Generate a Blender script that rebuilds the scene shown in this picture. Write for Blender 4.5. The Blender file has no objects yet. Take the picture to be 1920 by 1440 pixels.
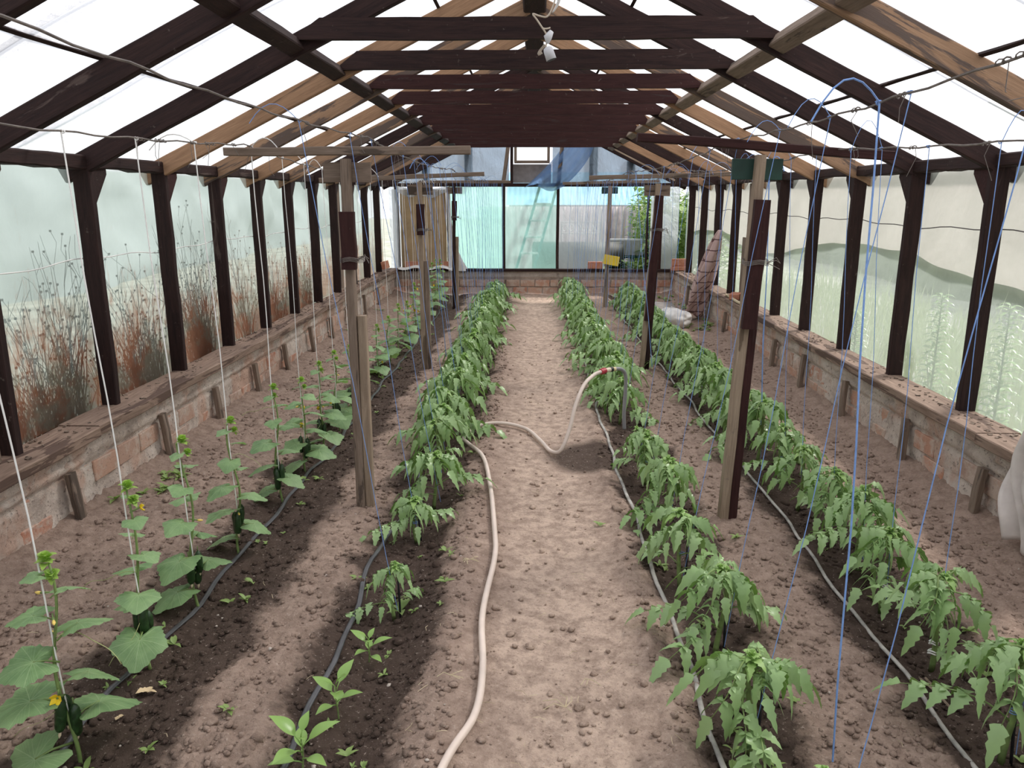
import bpy, bmesh, math, random
import numpy as np
from math import sin, cos, pi, radians, sqrt, atan2
from mathutils import Vector, Matrix

# ---------------------------------------------------------------- camera, sky, sun, exposure
scene = bpy.context.scene
COL = scene.collection
CAM_H, CAM_PITCH, CAM_YAW, FPX = 1.70, radians(13.7), radians(1.55), 1450.0
cam_d = bpy.data.cameras.new('camera'); cam = bpy.data.objects.new('camera', cam_d); COL.objects.link(cam)
cam_d.sensor_width = 36.0; cam_d.lens = 36.0 * FPX / 1920.0; cam_d.clip_start = 0.05; cam_d.clip_end = 300
cam.location = (0, 0, CAM_H); cam.rotation_euler = (pi / 2 - CAM_PITCH, 0, CAM_YAW)
scene.camera = cam
world = bpy.data.worlds.new('sky'); scene.world = world; world.use_nodes = True
bg = world.node_tree.nodes['Background']; bg.inputs[0].default_value = (0.93, 0.95, 1.0, 1); bg.inputs[1].default_value = 1.15
sun_d = bpy.data.lights.new('sun', 'SUN'); sun_d.energy = 5.0; sun_d.angle = radians(9); sun_d.color = (1, 0.96, 0.9)
sun = bpy.data.objects.new('sun', sun_d); COL.objects.link(sun); sun.rotation_euler = (radians(-22), radians(38), 0)
scene.view_settings.view_transform = 'Standard'; scene.view_settings.look = 'None'
scene.view_settings.gamma = 1.0; scene.view_settings.use_curve_mapping = False
scene.view_settings.exposure = 0.30
scene.cycles.max_bounces = 10; scene.cycles.diffuse_bounces = 6; scene.cycles.transmission_bounces = 6
scene.cycles.transparent_max_bounces = 24; scene.cycles.sample_clamp_indirect = 6.0
scene.cycles.caustics_reflective = False; scene.cycles.caustics_refractive = False

R = random.Random(11)
NP = np.random.RandomState(5)

# ---------------------------------------------------------------- helpers
WM = {}
def tag(o, label=None, cat=None, group=None, kind=None):
    if label: o['label'] = label
    if cat: o['category'] = cat
    if group: o['group'] = group
    if kind: o['kind'] = kind
    return o
def empty(name, loc=(0, 0, 0), rz=0.0, **k):
    o = bpy.data.objects.new(name, None); COL.objects.link(o); o.empty_display_size = 0.1
    o.location = loc; o.rotation_euler = (0, 0, rz)
    WM[o.name] = Matrix.Translation(loc) @ Matrix.Rotation(rz, 4, 'Z')
    return tag(o, **k)
def link(name, me, parent=None, M=None, local=False):
    """link a mesh object; M is a world matrix, or a matrix in the parent's frame when local"""
    o = bpy.data.objects.new(name, me); COL.objects.link(o)
    M = M or Matrix.Identity(4)
    if parent is not None:
        o.parent = parent
        pm = WM.get(parent.name, Matrix.Identity(4))
        o.matrix_basis = M if local else pm.inverted() @ M
        WM[o.name] = pm @ M if local else M
    else:
        o.matrix_basis = M; WM[o.name] = M
    return o
def setmat(me, mats):
    if not isinstance(mats, (list, tuple)): mats = [mats]
    for m in mats: me.materials.append(m)

class MB:
    def __init__(s): s.v = []; s.f = []; s.mi = []; s.m = 0
    def add(s, vs, fs):
        n = len(s.v); s.v += [tuple(v) for v in vs]
        s.f += [tuple(i + n for i in f) for f in fs]; s.mi += [s.m] * len(fs)
    def box(s, c, d, M=None):
        x, y, z = d[0] / 2, d[1] / 2, d[2] / 2
        vs = [Vector((a * x, b * y, e * z)) for a in (-1, 1) for b in (-1, 1) for e in (-1, 1)]
        if M is not None: vs = [M @ v for v in vs]
        vs = [v + Vector(c) for v in vs]
        s.add(vs, [(0, 1, 3, 2), (4, 6, 7, 5), (0, 4, 5, 1), (2, 3, 7, 6), (0, 2, 6, 4), (1, 5, 7, 3)])
    def tube(s, pts, r, n=6, flat=1.0, cap=True):
        pts = [Vector(p) for p in pts]; N = len(pts)
        rs = r if isinstance(r, (list, tuple)) else [r] * N
        d0 = (pts[1] - pts[0]).normalized()
        u = d0.cross(Vector((0, 0, 1)))
        if u.length < 1e-3: u = d0.cross(Vector((0, 1, 0)))
        u.normalize(); vs = []
        for i, p in enumerate(pts):
            d = (pts[min(i + 1, N - 1)] - pts[max(i - 1, 0)]).normalized()
            u = (u - d * u.dot(d)); u.normalize(); w = u.cross(d)
            for k in range(n):
                a = 2 * pi * k / n
                vs.append(p + u * (cos(a) * rs[i]) + w * (sin(a) * rs[i] * flat))
        fs = [(i * n + k, i * n + (k + 1) % n, (i + 1) * n + (k + 1) % n, (i + 1) * n + k) for i in range(N - 1) for k in range(n)]
        if cap: fs += [tuple(range(n))[::-1], tuple((N - 1) * n + k for k in range(n))]
        s.add(vs, fs)
    def prism(s, poly, axis, a, b):
        """poly of 2-D points extruded along axis from a to b; the 2-D axes are the remaining ones in order"""
        def P(p, t):
            q = [0, 0, 0]; o = [i for i in range(3) if i != axis]
            q[axis] = t; q[o[0]] = p[0]; q[o[1]] = p[1]; return q
        n = len(poly)
        s.add([P(p, a) for p in poly] + [P(p, b) for p in poly],
              [tuple(range(n))[::-1], tuple(range(n, 2 * n))] + [(i, (i + 1) % n, n + (i + 1) % n, n + i) for i in range(n)])
    def mesh(s, name, mats, smooth=False):
        me = bpy.data.meshes.new(name); me.from_pydata(s.v, [], s.f)
        setmat(me, mats)
        if any(s.mi): me.polygons.foreach_set('material_index', s.mi)
        if smooth: me.polygons.foreach_set('use_smooth', [True] * len(me.polygons))
        me.update(); return me
    def build(s, name, mats, parent=None, smooth=False, M=None, local=False):
        me = s.mesh(name, mats, smooth)
        if M is not None and not local:
            me.transform(M.inverted())
        return link(name, me, parent, M, local)
def grid_mesh(name, X, Y, Z, mats, smooth=True):
    ny, nx = X.shape
    me = bpy.data.meshes.new(name)
    co = np.stack([X, Y, Z], -1).reshape(-1, 3).astype(np.float32)
    idx = np.arange(nx * ny).reshape(ny, nx)
    q = np.stack([idx[:-1, :-1], idx[:-1, 1:], idx[1:, 1:], idx[1:, :-1]], -1).reshape(-1, 4)
    me.vertices.add(len(co)); me.vertices.foreach_set('co', co.ravel())
    me.loops.add(q.size); me.loops.foreach_set('vertex_index', q.ravel().astype(np.int32))
    me.polygons.add(len(q)); me.polygons.foreach_set('loop_start', np.arange(0, q.size, 4, dtype=np.int32))
    me.polygons.foreach_set('loop_total', np.full(len(q), 4, dtype=np.int32))
    me.polygons.foreach_set('use_smooth', np.full(len(q), smooth))
    setmat(me, mats); me.update(calc_edges=True); me.validate(); return me
def solidify(o, t):
    m = o.modifiers.new('thickness', 'SOLIDIFY'); m.thickness = t; m.offset = 0

_H = NP.rand(256, 256)
def vnoise(x, y):
    x = np.asarray(x, float); y = np.asarray(y, float)
    xi = np.floor(x).astype(int); yi = np.floor(y).astype(int); fx = x - xi; fy = y - yi
    fx = fx * fx * (3 - 2 * fx); fy = fy * fy * (3 - 2 * fy)
    a = _H[yi % 256, xi % 256]; b = _H[yi % 256, (xi + 1) % 256]; c = _H[(yi + 1) % 256, xi % 256]; d = _H[(yi + 1) % 256, (xi + 1) % 256]
    return (a * (1 - fx) + b * fx) * (1 - fy) + (c * (1 - fx) + d * fx) * fy
def fbm(x, y, o=4):
    s = 0; a = 0.5
    for i in range(o):
        s = s + a * vnoise(x * 2 ** i + 17.3 * i, y * 2 ** i + 9.1 * i); a *= 0.5
    return s

def board_mesh(name, L, w, t, mat, jit=0.0015, seg=0.22, waney=0.0):
    """a plank along +X, w high (Z), t thick (Y), eased edges and slightly uneven"""
    n = max(1, int(L / seg)); c = min(w, t) * 0.1
    prof = [(-t/2 + c, -w/2), (t/2 - c, -w/2), (t/2, -w/2 + c), (t/2, w/2 - c), (t/2 - c, w/2), (-t/2 + c, w/2), (-t/2, w/2 - c), (-t/2, -w/2 + c)]
    mb = MB(); vs = []
    for i in range(n + 1):
        dz1 = R.uniform(-1, 1) * (jit + waney); dz2 = R.uniform(-1, 1) * jit; dy = R.uniform(-1, 1) * jit
        for (y, z) in prof: vs.append((L * i / n, y + dy, z + (dz1 if z < 0 else dz2)))
    fs = [(i*8+k, i*8+(k+1) % 8, (i+1)*8+(k+1) % 8, (i+1)*8+k) for i in range(n) for k in range(8)]
    fs += [tuple(range(8))[::-1], tuple(n*8+k for k in range(8))]
    mb.add(vs, fs); return mb.mesh(name, mat)
def frame_M(p0, p1, up=(0, 0, 1)):
    p0 = Vector(p0); X = (Vector(p1) - p0).normalized(); U = Vector(up)
    Y = U.cross(X)
    if Y.length < 1e-4: Y = Vector((0, 1, 0)).cross(X)
    Y.normalize(); Z = X.cross(Y)
    return Matrix(((X.x, Y.x, Z.x, p0.x), (X.y, Y.y, Z.y, p0.y), (X.z, Y.z, Z.z, p0.z), (0, 0, 0, 1)))
def board(name, p0, p1, w, t, mat, parent=None, up=(0, 0, 1), **k):
    L = (Vector(p1) - Vector(p0)).length
    return link(name, board_mesh(name, L, w, t, mat, **k), parent, frame_M(p0, p1, up))

ONES = 'first second third fourth fifth sixth seventh eighth ninth tenth eleventh twelfth thirteenth fourteenth fifteenth sixteenth seventeenth eighteenth nineteenth'.split()
def ordn(i):   # 1-based
    if i < 20: return ONES[i - 1]
    t = {2: ('twenty', 'twentieth'), 3: ('thirty', 'thirtieth'), 4: ('forty', 'fortieth')}[i // 10]
    return t[1] if i % 10 == 0 else t[0] + '-' + ONES[i % 10 - 1]

# camera rays, to set down things read off the photograph at their real depth
_fw = Vector((-sin(CAM_YAW) * cos(CAM_PITCH), cos(CAM_YAW) * cos(CAM_PITCH), -sin(CAM_PITCH)))
_rt = Vector((cos(CAM_YAW), sin(CAM_YAW), 0)); _up = _rt.cross(_fw)
def at(u, v, x=None, y=None, z=None):
    r = _fw * FPX + _rt * (u - 960) - _up * (v - 720); c = Vector((0, 0, CAM_H))
    t = (x / r.x) if x is not None else (y / r.y) if y is not None else (z - CAM_H) / r.z
    return c + r * t

# ---------------------------------------------------------------- materials
def NM(name):
    m = bpy.data.materials.new(name); m.use_nodes = True; nt = m.node_tree; nt.nodes.clear()
    return m, nt, nt.nodes.new('ShaderNodeOutputMaterial')
def nd(nt, t, **k):
    n = nt.nodes.new('ShaderNode' + t)
    for a, b in k.items():
        if a in n.inputs: n.inputs[a].default_value = b
        else: setattr(n, a, b)
    return n
def ramp(nt, fac, stops, interp='LINEAR'):
    r = nt.nodes.new('ShaderNodeValToRGB'); r.color_ramp.interpolation = interp
    e = r.color_ramp.elements
    while len(e) < len(stops): e.new(0.5)
    for i, (p, c) in enumerate(stops):
        e[i].position = p; e[i].color = (c[0], c[1], c[2], 1) if hasattr(c, '__len__') else (c, c, c, 1)
    nt.links.new(fac, r.inputs[0]); return r.outputs[0]
def noise(nt, vec, scale, detail=4, rough=0.55, dist=0.0, dim='3D'):
    n = nd(nt, 'TexNoise'); n.inputs['Scale'].default_value = scale; n.inputs['Detail'].default_value = detail
    n.inputs['Roughness'].default_value = rough; n.inputs['Distortion'].default_value = dist
    if vec is not None: nt.links.new(vec, n.inputs['Vector'])
    return n.outputs['Fac']
def coords(nt, kind='Object', scale=(1, 1, 1), rand=False):
    if kind == 'Position': o = nd(nt, 'NewGeometry').outputs['Position']
    else: o = nd(nt, 'TexCoord').outputs[kind]
    mp = nd(nt, 'Mapping'); mp.inputs['Scale'].default_value = scale; nt.links.new(o, mp.inputs['Vector'])
    if rand:
        oi = nd(nt, 'ObjectInfo'); m = nd(nt, 'MapRange'); m.inputs['To Max'].default_value = 37.0
        nt.links.new(oi.outputs['Random'], m.inputs['Value'])
        cb = nd(nt, 'CombineXYZ')
        for i in range(3): nt.links.new(m.outputs[0], cb.inputs[i])
        nt.links.new(cb.outputs[0], mp.inputs['Location'])
    return mp.outputs[0]
def mixc(nt, fac, a, b, mode='MIX'):
    m = nd(nt, 'Mix', data_type='RGBA', blend_type=mode)
    for s, v in ((6, a), (7, b)):
        if hasattr(v, 'is_linked') or hasattr(v, 'links'): nt.links.new(v, m.inputs[s])
        else: m.inputs[s].default_value = (v[0], v[1], v[2], 1)
    if hasattr(fac, 'links'): nt.links.new(fac, m.inputs[0])
    else: m.inputs[0].default_value = fac
    return m.outputs[2]
def math_(nt, op, a, b=None, c=None, clamp=False):
    m = nd(nt, 'Math', operation=op, use_clamp=clamp)
    for i, v in enumerate((a, b, c)):
        if v is None: continue
        if hasattr(v, 'links'): nt.links.new(v, m.inputs[i])
        else: m.inputs[i].default_value = v
    return m.outputs[0]
def bump(nt, h, strength=0.5, dist=0.01):
    b = nd(nt, 'Bump'); b.inputs['Strength'].default_value = strength; b.inputs['Distance'].default_value = dist
    nt.links.new(h, b.inputs['Height']); return b.outputs[0]
def princ(nt, out, col, rough=0.8, spec=0.3, normal=None, link_out=True, **k):
    p = nd(nt, 'BsdfPrincipled')
    if hasattr(col, 'links'): nt.links.new(col, p.inputs['Base Color'])
    else: p.inputs['Base Color'].default_value = (*col, 1)
    if hasattr(rough, 'links'): nt.links.new(rough, p.inputs['Roughness'])
    else: p.inputs['Roughness'].default_value = rough
    p.inputs['Specular IOR Level'].default_value = spec
    if normal is not None: nt.links.new(normal, p.inputs['Normal'])
    for a, b in k.items(): p.inputs[a.replace('_', ' ')].default_value = b
    if link_out: nt.links.new(p.outputs[0], out.inputs[0])
    return p.outputs[0]

def plain(name, col, rough=0.7, spec=0.3, var=0.15, sc=12, bmp=0.2, **k):
    m, nt, out = NM(name); v = coords(nt, 'Object', rand=True)
    n = noise(nt, v, sc, 4)
    d = tuple(c * (1 - var) for c in col); l = tuple(min(1, c * (1 + var)) for c in col)
    c = ramp(nt, n, [(0.3, d), (0.7, l)])
    princ(nt, out, c, rough, spec, bump(nt, n, bmp, 0.004), **k); return m
def wood(name, c1, c2, c3=None, thr=0.55, sc=1.0, rough=0.8):
    """grain along local X; c3 = weathered or stained patches with their own outline"""
    m, nt, out = NM(name); v = coords(nt, 'Object', (1.4 * sc, 14 * sc, 14 * sc), rand=True)
    g = noise(nt, v, 3.0, 6, 0.65, 0.6)
    v2 = coords(nt, 'Object', (1.0, 30, 30), rand=True); g2 = noise(nt, v2, 5.0, 4, 0.7)
    c = ramp(nt, g, [(0.3, c1), (0.7, c2)])
    if c3:
        v3 = coords(nt, 'Object', (0.55, 5, 5), rand=True)
        p = noise(nt, v3, 2.2, 6, 0.62, 0.9)
        c = mixc(nt, ramp(nt, p, [(thr - 0.015, 0), (thr + 0.02, 1)]), c, c3)
    c = mixc(nt, ramp(nt, g2, [(0.35, 0.35), (0.65, 0.0)]), c, (c1[0] * .5, c1[1] * .5, c1[2] * .5))
    vs = coords(nt, 'Position', (1, 1, 1)); s = noise(nt, vs, 23, 6, 0.7)
    c = mixc(nt, ramp(nt, s, [(0.64, 0), (0.70, 0.45)]), c, (0.16, 0.13, 0.11))
    princ(nt, out, c, rough, 0.25, bump(nt, math_(nt, 'ADD', g, g2), 0.55, 0.003)); return m

DARK = wood('dark_stained_wood', (0.016, 0.008, 0.008), (0.042, 0.020, 0.017), (0.085, 0.058, 0.05), 0.66)
REDK = wood('dark_red_brown_wood', (0.026, 0.008, 0.008), (0.055, 0.020, 0.018), (0.05, 0.032, 0.03), 0.64)
BROWN = wood('bare_brown_wood', (0.27, 0.155, 0.09), (0.40, 0.24, 0.14), (0.12, 0.075, 0.05), 0.66)
MIXD = wood('half_weathered_wood', (0.25, 0.15, 0.09), (0.36, 0.225, 0.14), (0.10, 0.075, 0.065), 0.49)
GREYW = wood('grey_weathered_wood', (0.16, 0.115, 0.085), (0.29, 0.22, 0.175), (0.09, 0.068, 0.055), 0.6)
TANW = wood('pale_tan_wood', (0.24, 0.175, 0.125), (0.40, 0.31, 0.23), (0.14, 0.10, 0.07), 0.6)
SILLW = wood('dusty_sill_wood', (0.19, 0.125, 0.095), (0.36, 0.26, 0.20), (0.11, 0.07, 0.055), 0.55)

def film(name, col, trans, stain=None, wr=0.35, gloss=0.04, tint=None, dark=0.90):
    m, nt, out = NM(name); pos = coords(nt, 'Position')
    w = noise(nt, coords(nt, 'Position', (1.2, 0.9, 1.0)), 2.3, 5, 0.55, 1.2)
    fine = noise(nt, coords(nt, 'Position', (3, 3, 1)), 9, 5, 0.6)
    c = mixc(nt, ramp(nt, w, [(0.3, 0.0), (0.7, 1.0)]), tuple(x * dark for x in col), col)
    tr = None
    if stain:
        # algae and rust-coloured dirt caked on the film, thickest near the sill
        z = nd(nt, 'SeparateXYZ'); nt.links.new(pos, z.inputs[0])
        s1 = noise(nt, coords(nt, 'Position', (1, 3.0, 1.3)), 3.2, 8, 0.68, 1.0)
        s2 = noise(nt, coords(nt, 'Position', (1, 16, 3.5)), 2.2, 6, 0.7, 0.8)
        hgt = nd(nt, 'MapRange'); nt.links.new(z.outputs[2], hgt.inputs[0])
        hgt.inputs[1].default_value = 0.45; hgt.inputs[2].default_value = stain; hgt.inputs[3].default_value = 0.30; hgt.inputs[4].default_value = -0.12
        f = math_(nt, 'ADD', math_(nt, 'ADD', math_(nt, 'MULTIPLY', s1, 0.6), math_(nt, 'MULTIPLY', s2, 0.4)), hgt.outputs[0])
        red = noise(nt, coords(nt, 'Position', (1, 1.3, 1.8)), 2.0, 5, 0.6)
        dirt = mixc(nt, ramp(nt, red, [(0.44, 0), (0.54, 1)]), (0.30, 0.25, 0.19), (0.36, 0.15, 0.085))
        F = ramp(nt, f, [(0.50, 0), (0.68, 0.95)])
        c = mixc(nt, F, c, dirt); tr = math_(nt, 'SUBTRACT', 1.0, math_(nt, 'MULTIPLY', F, 0.6))
    nrm = bump(nt, math_(nt, 'ADD', w, math_(nt, 'MULTIPLY', fine, 0.3)), wr, 0.05)
    tl = nd(nt, 'BsdfTranslucent'); df = nd(nt, 'BsdfDiffuse'); tp = nd(nt, 'BsdfTransparent'); gl = nd(nt, 'BsdfGlossy'); gl.inputs['Roughness'].default_value = 0.28
    for s in (tl, df):
        nt.links.new(c, s.inputs['Color']); nt.links.new(nrm, s.inputs['Normal'])
    nt.links.new(nrm, gl.inputs['Normal'])
    tp.inputs['Color'].default_value = (*(tint or (1, 1, 1)), 1)
    a = nd(nt, 'MixShader'); a.inputs[0].default_value = 0.16; nt.links.new(tl.outputs[0], a.inputs[1]); nt.links.new(df.outputs[0], a.inputs[2])
    b = nd(nt, 'MixShader'); b.inputs[0].default_value = trans; nt.links.new(a.outputs[0], b.inputs[1]); nt.links.new(tp.outputs[0], b.inputs[2])
    if tr is not None: nt.links.new(math_(nt, 'MULTIPLY', tr, trans), b.inputs[0])
    g = nd(nt, 'MixShader'); g.inputs[0].default_value = gloss; nt.links.new(b.outputs[0], g.inputs[1]); nt.links.new(gl.outputs[0], g.inputs[2])
    nt.links.new(g.outputs[0], out.inputs[0]); return m
F_ROOF = film('roof_film', (0.90, 0.90, 0.94), 0.26, wr=0.5, dark=0.74)
F_LEFT = film('left_wall_film', (0.50, 0.57, 0.545), 0.48, stain=1.45)
F_RIGHT = film('right_wall_film', (0.50, 0.55, 0.52), 0.55)
F_RIGHT2 = film('right_upper_film', (0.70, 0.65, 0.615), 0.15)
F_TEAL = film('turquoise_film', (0.42, 0.76, 0.69), 0.14)
F_TEAL2 = film('pale_turquoise_film', (0.44, 0.76, 0.69), 0.46)
F_PALE = film('pale_blue_film', (0.58, 0.65, 0.68), 0.60)
F_BLUE = film('blue_grey_film', (0.19, 0.25, 0.33), 0.12, wr=0.8)
F_BLUE2 = film('blue_torn_film', (0.20, 0.36, 0.64), 0.25, wr=0.9)
F_SHINE = film('crumpled_film', (0.62, 0.66, 0.72), 0.25, wr=1.2, gloss=0.15)

# soil: dry on the path, darker and wet where the drip hoses run
ROWS = (-1.50, -0.66, 0.66, 1.48)
m, nt, out = NM('soil'); SOIL = m
pos = coords(nt, 'Position'); sx = nd(nt, 'SeparateXYZ'); nt.links.new(pos, sx.inputs[0])
nA = noise(nt, pos, 2.6, 6, 0.62, 0.5); nB = noise(nt, pos, 16, 8, 0.72); nC = noise(nt, pos, 75, 5, 0.7)
X = math_(nt, 'ADD', sx.outputs[0], math_(nt, 'MULTIPLY', math_(nt, 'SUBTRACT', nA, 0.5), 0.55))
wet = None
for r, wd in zip((-1.38, -0.62, 0.72, 1.52), (0.36, 0.29, 0.25, 0.30)):
    d = math_(nt, 'DIVIDE', math_(nt, 'ABSOLUTE', math_(nt, 'SUBTRACT', X, r)), wd)
    d = math_(nt, 'SUBTRACT', 1.0, d, clamp=True)
    wet = d if wet is None else math_(nt, 'MAXIMUM', wet, d)
# the puddle-dark patch under the coupling of the garden hose
vd = nd(nt, 'VectorMath', operation='DISTANCE'); nt.links.new(pos, vd.inputs[0]); vd.inputs[1].default_value = (0.42, 4.95, 0)
wp = math_(nt, 'SUBTRACT', 1.0, math_(nt, 'DIVIDE', math_(nt, 'ADD', vd.outputs['Value'], math_(nt, 'MULTIPLY', nA, 0.1)), 0.48), clamp=True)
wet = math_(nt, 'MAXIMUM', wet, wp)
W = ramp(nt, math_(nt, 'ADD', wet, math_(nt, 'MULTIPLY', math_(nt, 'SUBTRACT', nB, 0.5), 0.35)), [(0.14, 0), (0.38, 1)])
pth = math_(nt, 'SUBTRACT', 1.0, math_(nt, 'DIVIDE', math_(nt, 'ABSOLUTE', math_(nt, 'SUBTRACT', X, 0.13)), 0.42), clamp=True)
dry = mixc(nt, ramp(nt, pth, [(0.0, 0), (0.6, 1)]), (0.39, 0.288, 0.232), (0.60, 0.455, 0.365))
dry = mixc(nt, ramp(nt, nB, [(0.38, 0.62), (0.60, 0.0)]), dry, (0.19, 0.13, 0.10))
c = mixc(nt, math_(nt, 'MULTIPLY', W, 0.88), dry, (0.052, 0.035, 0.028))
c = mixc(nt, ramp(nt, nC, [(0.60, 0), (0.68, 0.5)]), c, (0.66, 0.55, 0.47))
c = mixc(nt, ramp(nt, nC, [(0.34, 0.5), (0.42, 0.0)]), c, (0.10, 0.07, 0.055))
princ(nt, out, c, 0.93, 0.12, bump(nt, math_(nt, 'ADD', nB, math_(nt, 'MULTIPLY', nC, 0.5)), 0.9, 0.02))
CLOD = m

def simple(name, fn):
    m, nt, out = NM(name); fn(nt, out); return m
def plaster_f(nt, out):
    p = coords(nt, 'Position'); n1 = noise(nt, p, 5, 7, 0.68, 0.4); n2 = noise(nt, p, 42, 6, 0.75)
    c = ramp(nt, n1, [(0.28, (0.36, 0.29, 0.25)), (0.5, (0.64, 0.54, 0.47)), (0.75, (0.80, 0.72, 0.64))])
    n3 = noise(nt, coords(nt, 'Position', (1, 1, 0.7)), 3.4, 5, 0.6)
    c = mixc(nt, ramp(nt, n3, [(0.50, 0), (0.60, 0.65)]), c, (0.56, 0.34, 0.25))
    c = mixc(nt, ramp(nt, n2, [(0.56, 0), (0.64, 0.75)]), c, (0.12, 0.09, 0.075))
    princ(nt, out, c, 0.93, 0.15, bump(nt, math_(nt, 'ADD', n1, n2), 0.9, 0.015))
PLASTER = simple('lime_plaster', plaster_f)
def concrete_f(nt, out):
    p = coords(nt, 'Position'); n1 = noise(nt, p, 4, 7, 0.7, 0.4); n2 = noise(nt, p, 50, 6, 0.75)
    c = ramp(nt, n1, [(0.3, (0.32, 0.27, 0.24)), (0.7, (0.56, 0.49, 0.44))])
    c = mixc(nt, ramp(nt, n2, [(0.58, 0), (0.66, 0.6)]), c, (0.12, 0.10, 0.09))
    princ(nt, out, c, 0.93, 0.15, bump(nt, math_(nt, 'ADD', n1, n2), 0.8, 0.01))
CONC = simple('rough_concrete', concrete_f)
def brick_f(nt, out):
    v = coords(nt, 'Object', rand=True); n1 = noise(nt, v, 9, 6, 0.65); n2 = noise(nt, v, 60, 5, 0.75)
    oi = nd(nt, 'ObjectInfo')
    c = ramp(nt, oi.outputs['Random'], [(0.0, (0.46, 0.21, 0.14)), (0.4, (0.55, 0.34, 0.25)), (0.7, (0.42, 0.29, 0.23)), (1.0, (0.58, 0.28, 0.18))])
    c = mixc(nt, ramp(nt, n1, [(0.44, 0), (0.58, 0.85)]), c, (0.56, 0.45, 0.38))
    c = mixc(nt, ramp(nt, n2, [(0.58, 0), (0.66, 0.6)]), c, (0.14, 0.09, 0.07))
    princ(nt, out, c, 0.92, 0.15, bump(nt, math_(nt, 'ADD', n1, n2), 0.8, 0.008))
BRICK = simple('old_brick', brick_f)
def lbrick_f(nt, out):
    v = coords(nt, 'Object', rand=True); n1 = noise(nt, v, 14, 6, 0.65)
    c = ramp(nt, n1, [(0.3, (0.40, 0.15, 0.09)), (0.7, (0.56, 0.28, 0.19))])
    princ(nt, out, c, 0.9, 0.15, bump(nt, n1, 0.6, 0.006))
LBRICK = simple('loose_red_brick', lbrick_f)

def leafmat(name, c1, c2, under, tl=0.25, rough=0.45, sc=25, rnd=0.35):
    m, nt, out = NM(name); v = coords(nt, 'Object', rand=True); n = noise(nt, v, sc, 4, 0.6)
    c = ramp(nt, n, [(0.3, c1), (0.7, c2)])
    oi = nd(nt, 'ObjectInfo'); c = mixc(nt, math_(nt, 'MULTIPLY', oi.outputs['Random'], rnd), c, under)
    g = nd(nt, 'NewGeometry'); c = mixc(nt, math_(nt, 'MULTIPLY', g.outputs['Backfacing'], 0.5), c, under)
    p = princ(nt, out, c, rough, 0.45, bump(nt, n, 0.35, 0.004), link_out=False)
    t = nd(nt, 'BsdfTranslucent'); nt.links.new(mixc(nt, 0.5, c, (under[0]*1.2, under[1] * 1.5, under[2]*.5)), t.inputs[0])
    mx = nd(nt, 'MixShader'); mx.inputs[0].default_value = tl
    nt.links.new(p, mx.inputs[1]); nt.links.new(t.outputs[0], mx.inputs[2]); nt.links.new(mx.outputs[0], out.inputs[0]); return m
TLEAF = leafmat('tomato_leaf', (0.055, 0.14, 0.032), (0.20, 0.38, 0.10), (0.38, 0.52, 0.25), 0.16, 0.30, 14, 0.6)  # dark-to-light spread widened to put shading contrast into the leaf colour
TTIP = leafmat('tomato_young_leaf', (0.20, 0.37, 0.08), (0.38, 0.58, 0.17), (0.33, 0.48, 0.17), 0.25, 0.45)
def veins(m):
    nt = m.node_tree; pr = [n for n in nt.nodes if n.type == 'BSDF_PRINCIPLED'][0]; src = pr.inputs['Base Color'].links[0].from_socket
    s = nd(nt, 'SeparateXYZ'); nt.links.new(nd(nt, 'TexCoord').outputs['Object'], s.inputs[0]); x = math_(nt, 'SUBTRACT', s.outputs[0], .075)
    a = math_(nt, 'ARCTAN2', s.outputs[1], x); r2 = math_(nt, 'SQRT', math_(nt, 'ADD', math_(nt, 'MULTIPLY', x, x), math_(nt, 'MULTIPLY', s.outputs[1], s.outputs[1])))
    v = math_(nt, 'MULTIPLY', math_(nt, 'ABSOLUTE', math_(nt, 'SINE', math_(nt, 'MULTIPLY', a, 2.5))), r2)
    w = math_(nt, 'ABSOLUTE', math_(nt, 'SINE', math_(nt, 'ADD', math_(nt, 'MULTIPLY', r2, 210), math_(nt, 'MULTIPLY', v, -230))))
    f = math_(nt, 'MAXIMUM', ramp(nt, v, [(0.0012, 1), (0.0035, 0)]), ramp(nt, w, [(0.10, .55), (0.28, 0)]))
    nt.links.new(mixc(nt, math_(nt, 'MULTIPLY', f, .75), src, (.42, .55, .30)), pr.inputs['Base Color'])
CLEAF = leafmat('cucumber_leaf', (0.13, 0.24, 0.10), (0.24, 0.38, 0.165), (0.34, 0.48, 0.23), 0.22, 0.5, 18)
veins(CLEAF)
CTIP = leafmat('cucumber_young_leaf', (0.26, 0.42, 0.06), (0.38, 0.55, 0.10), (0.34, 0.50, 0.12), 0.3, 0.5)
PLEAF = leafmat('pepper_leaf', (0.18, 0.36, 0.06), (0.30, 0.50, 0.11), (0.33, 0.50, 0.16), 0.25, 0.3, 14)
WEED = leafmat('weed_leaf', (0.13, 0.24, 0.05), (0.24, 0.36, 0.09), (0.3, 0.4, 0.14), 0.25, 0.5)
STEM = plain('green_stem', (0.19, 0.27, 0.09), 0.55, 0.35, 0.25)
CUKE = plain('cucumber_skin', (0.016, 0.045, 0.012), 0.38, 0.5, 0.45, 60, 0.8)
YELLOW = plain('yellow_petal', (0.85, 0.62, 0.03), 0.5, 0.3, 0.1)
CREAM = plain('withered_blossom', (0.72, 0.60, 0.42), 0.7)
DRYLEAF = plain('dry_leaf', (0.62, 0.48, 0.30), 0.8, 0.2, 0.25, 20)
STRAW = plain('dry_straw', (0.52, 0.43, 0.29), 0.8)
STONE = plain('pale_stone', (0.46, 0.40, 0.35), 0.85)
WSTR = plain('white_twine', (0.85, 0.84, 0.82), 0.7, 0.2, 0.05)
BSTR = plain('blue_twine', (0.20, 0.34, 0.68), 0.55, 0.3, 0.15, 40)
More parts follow.
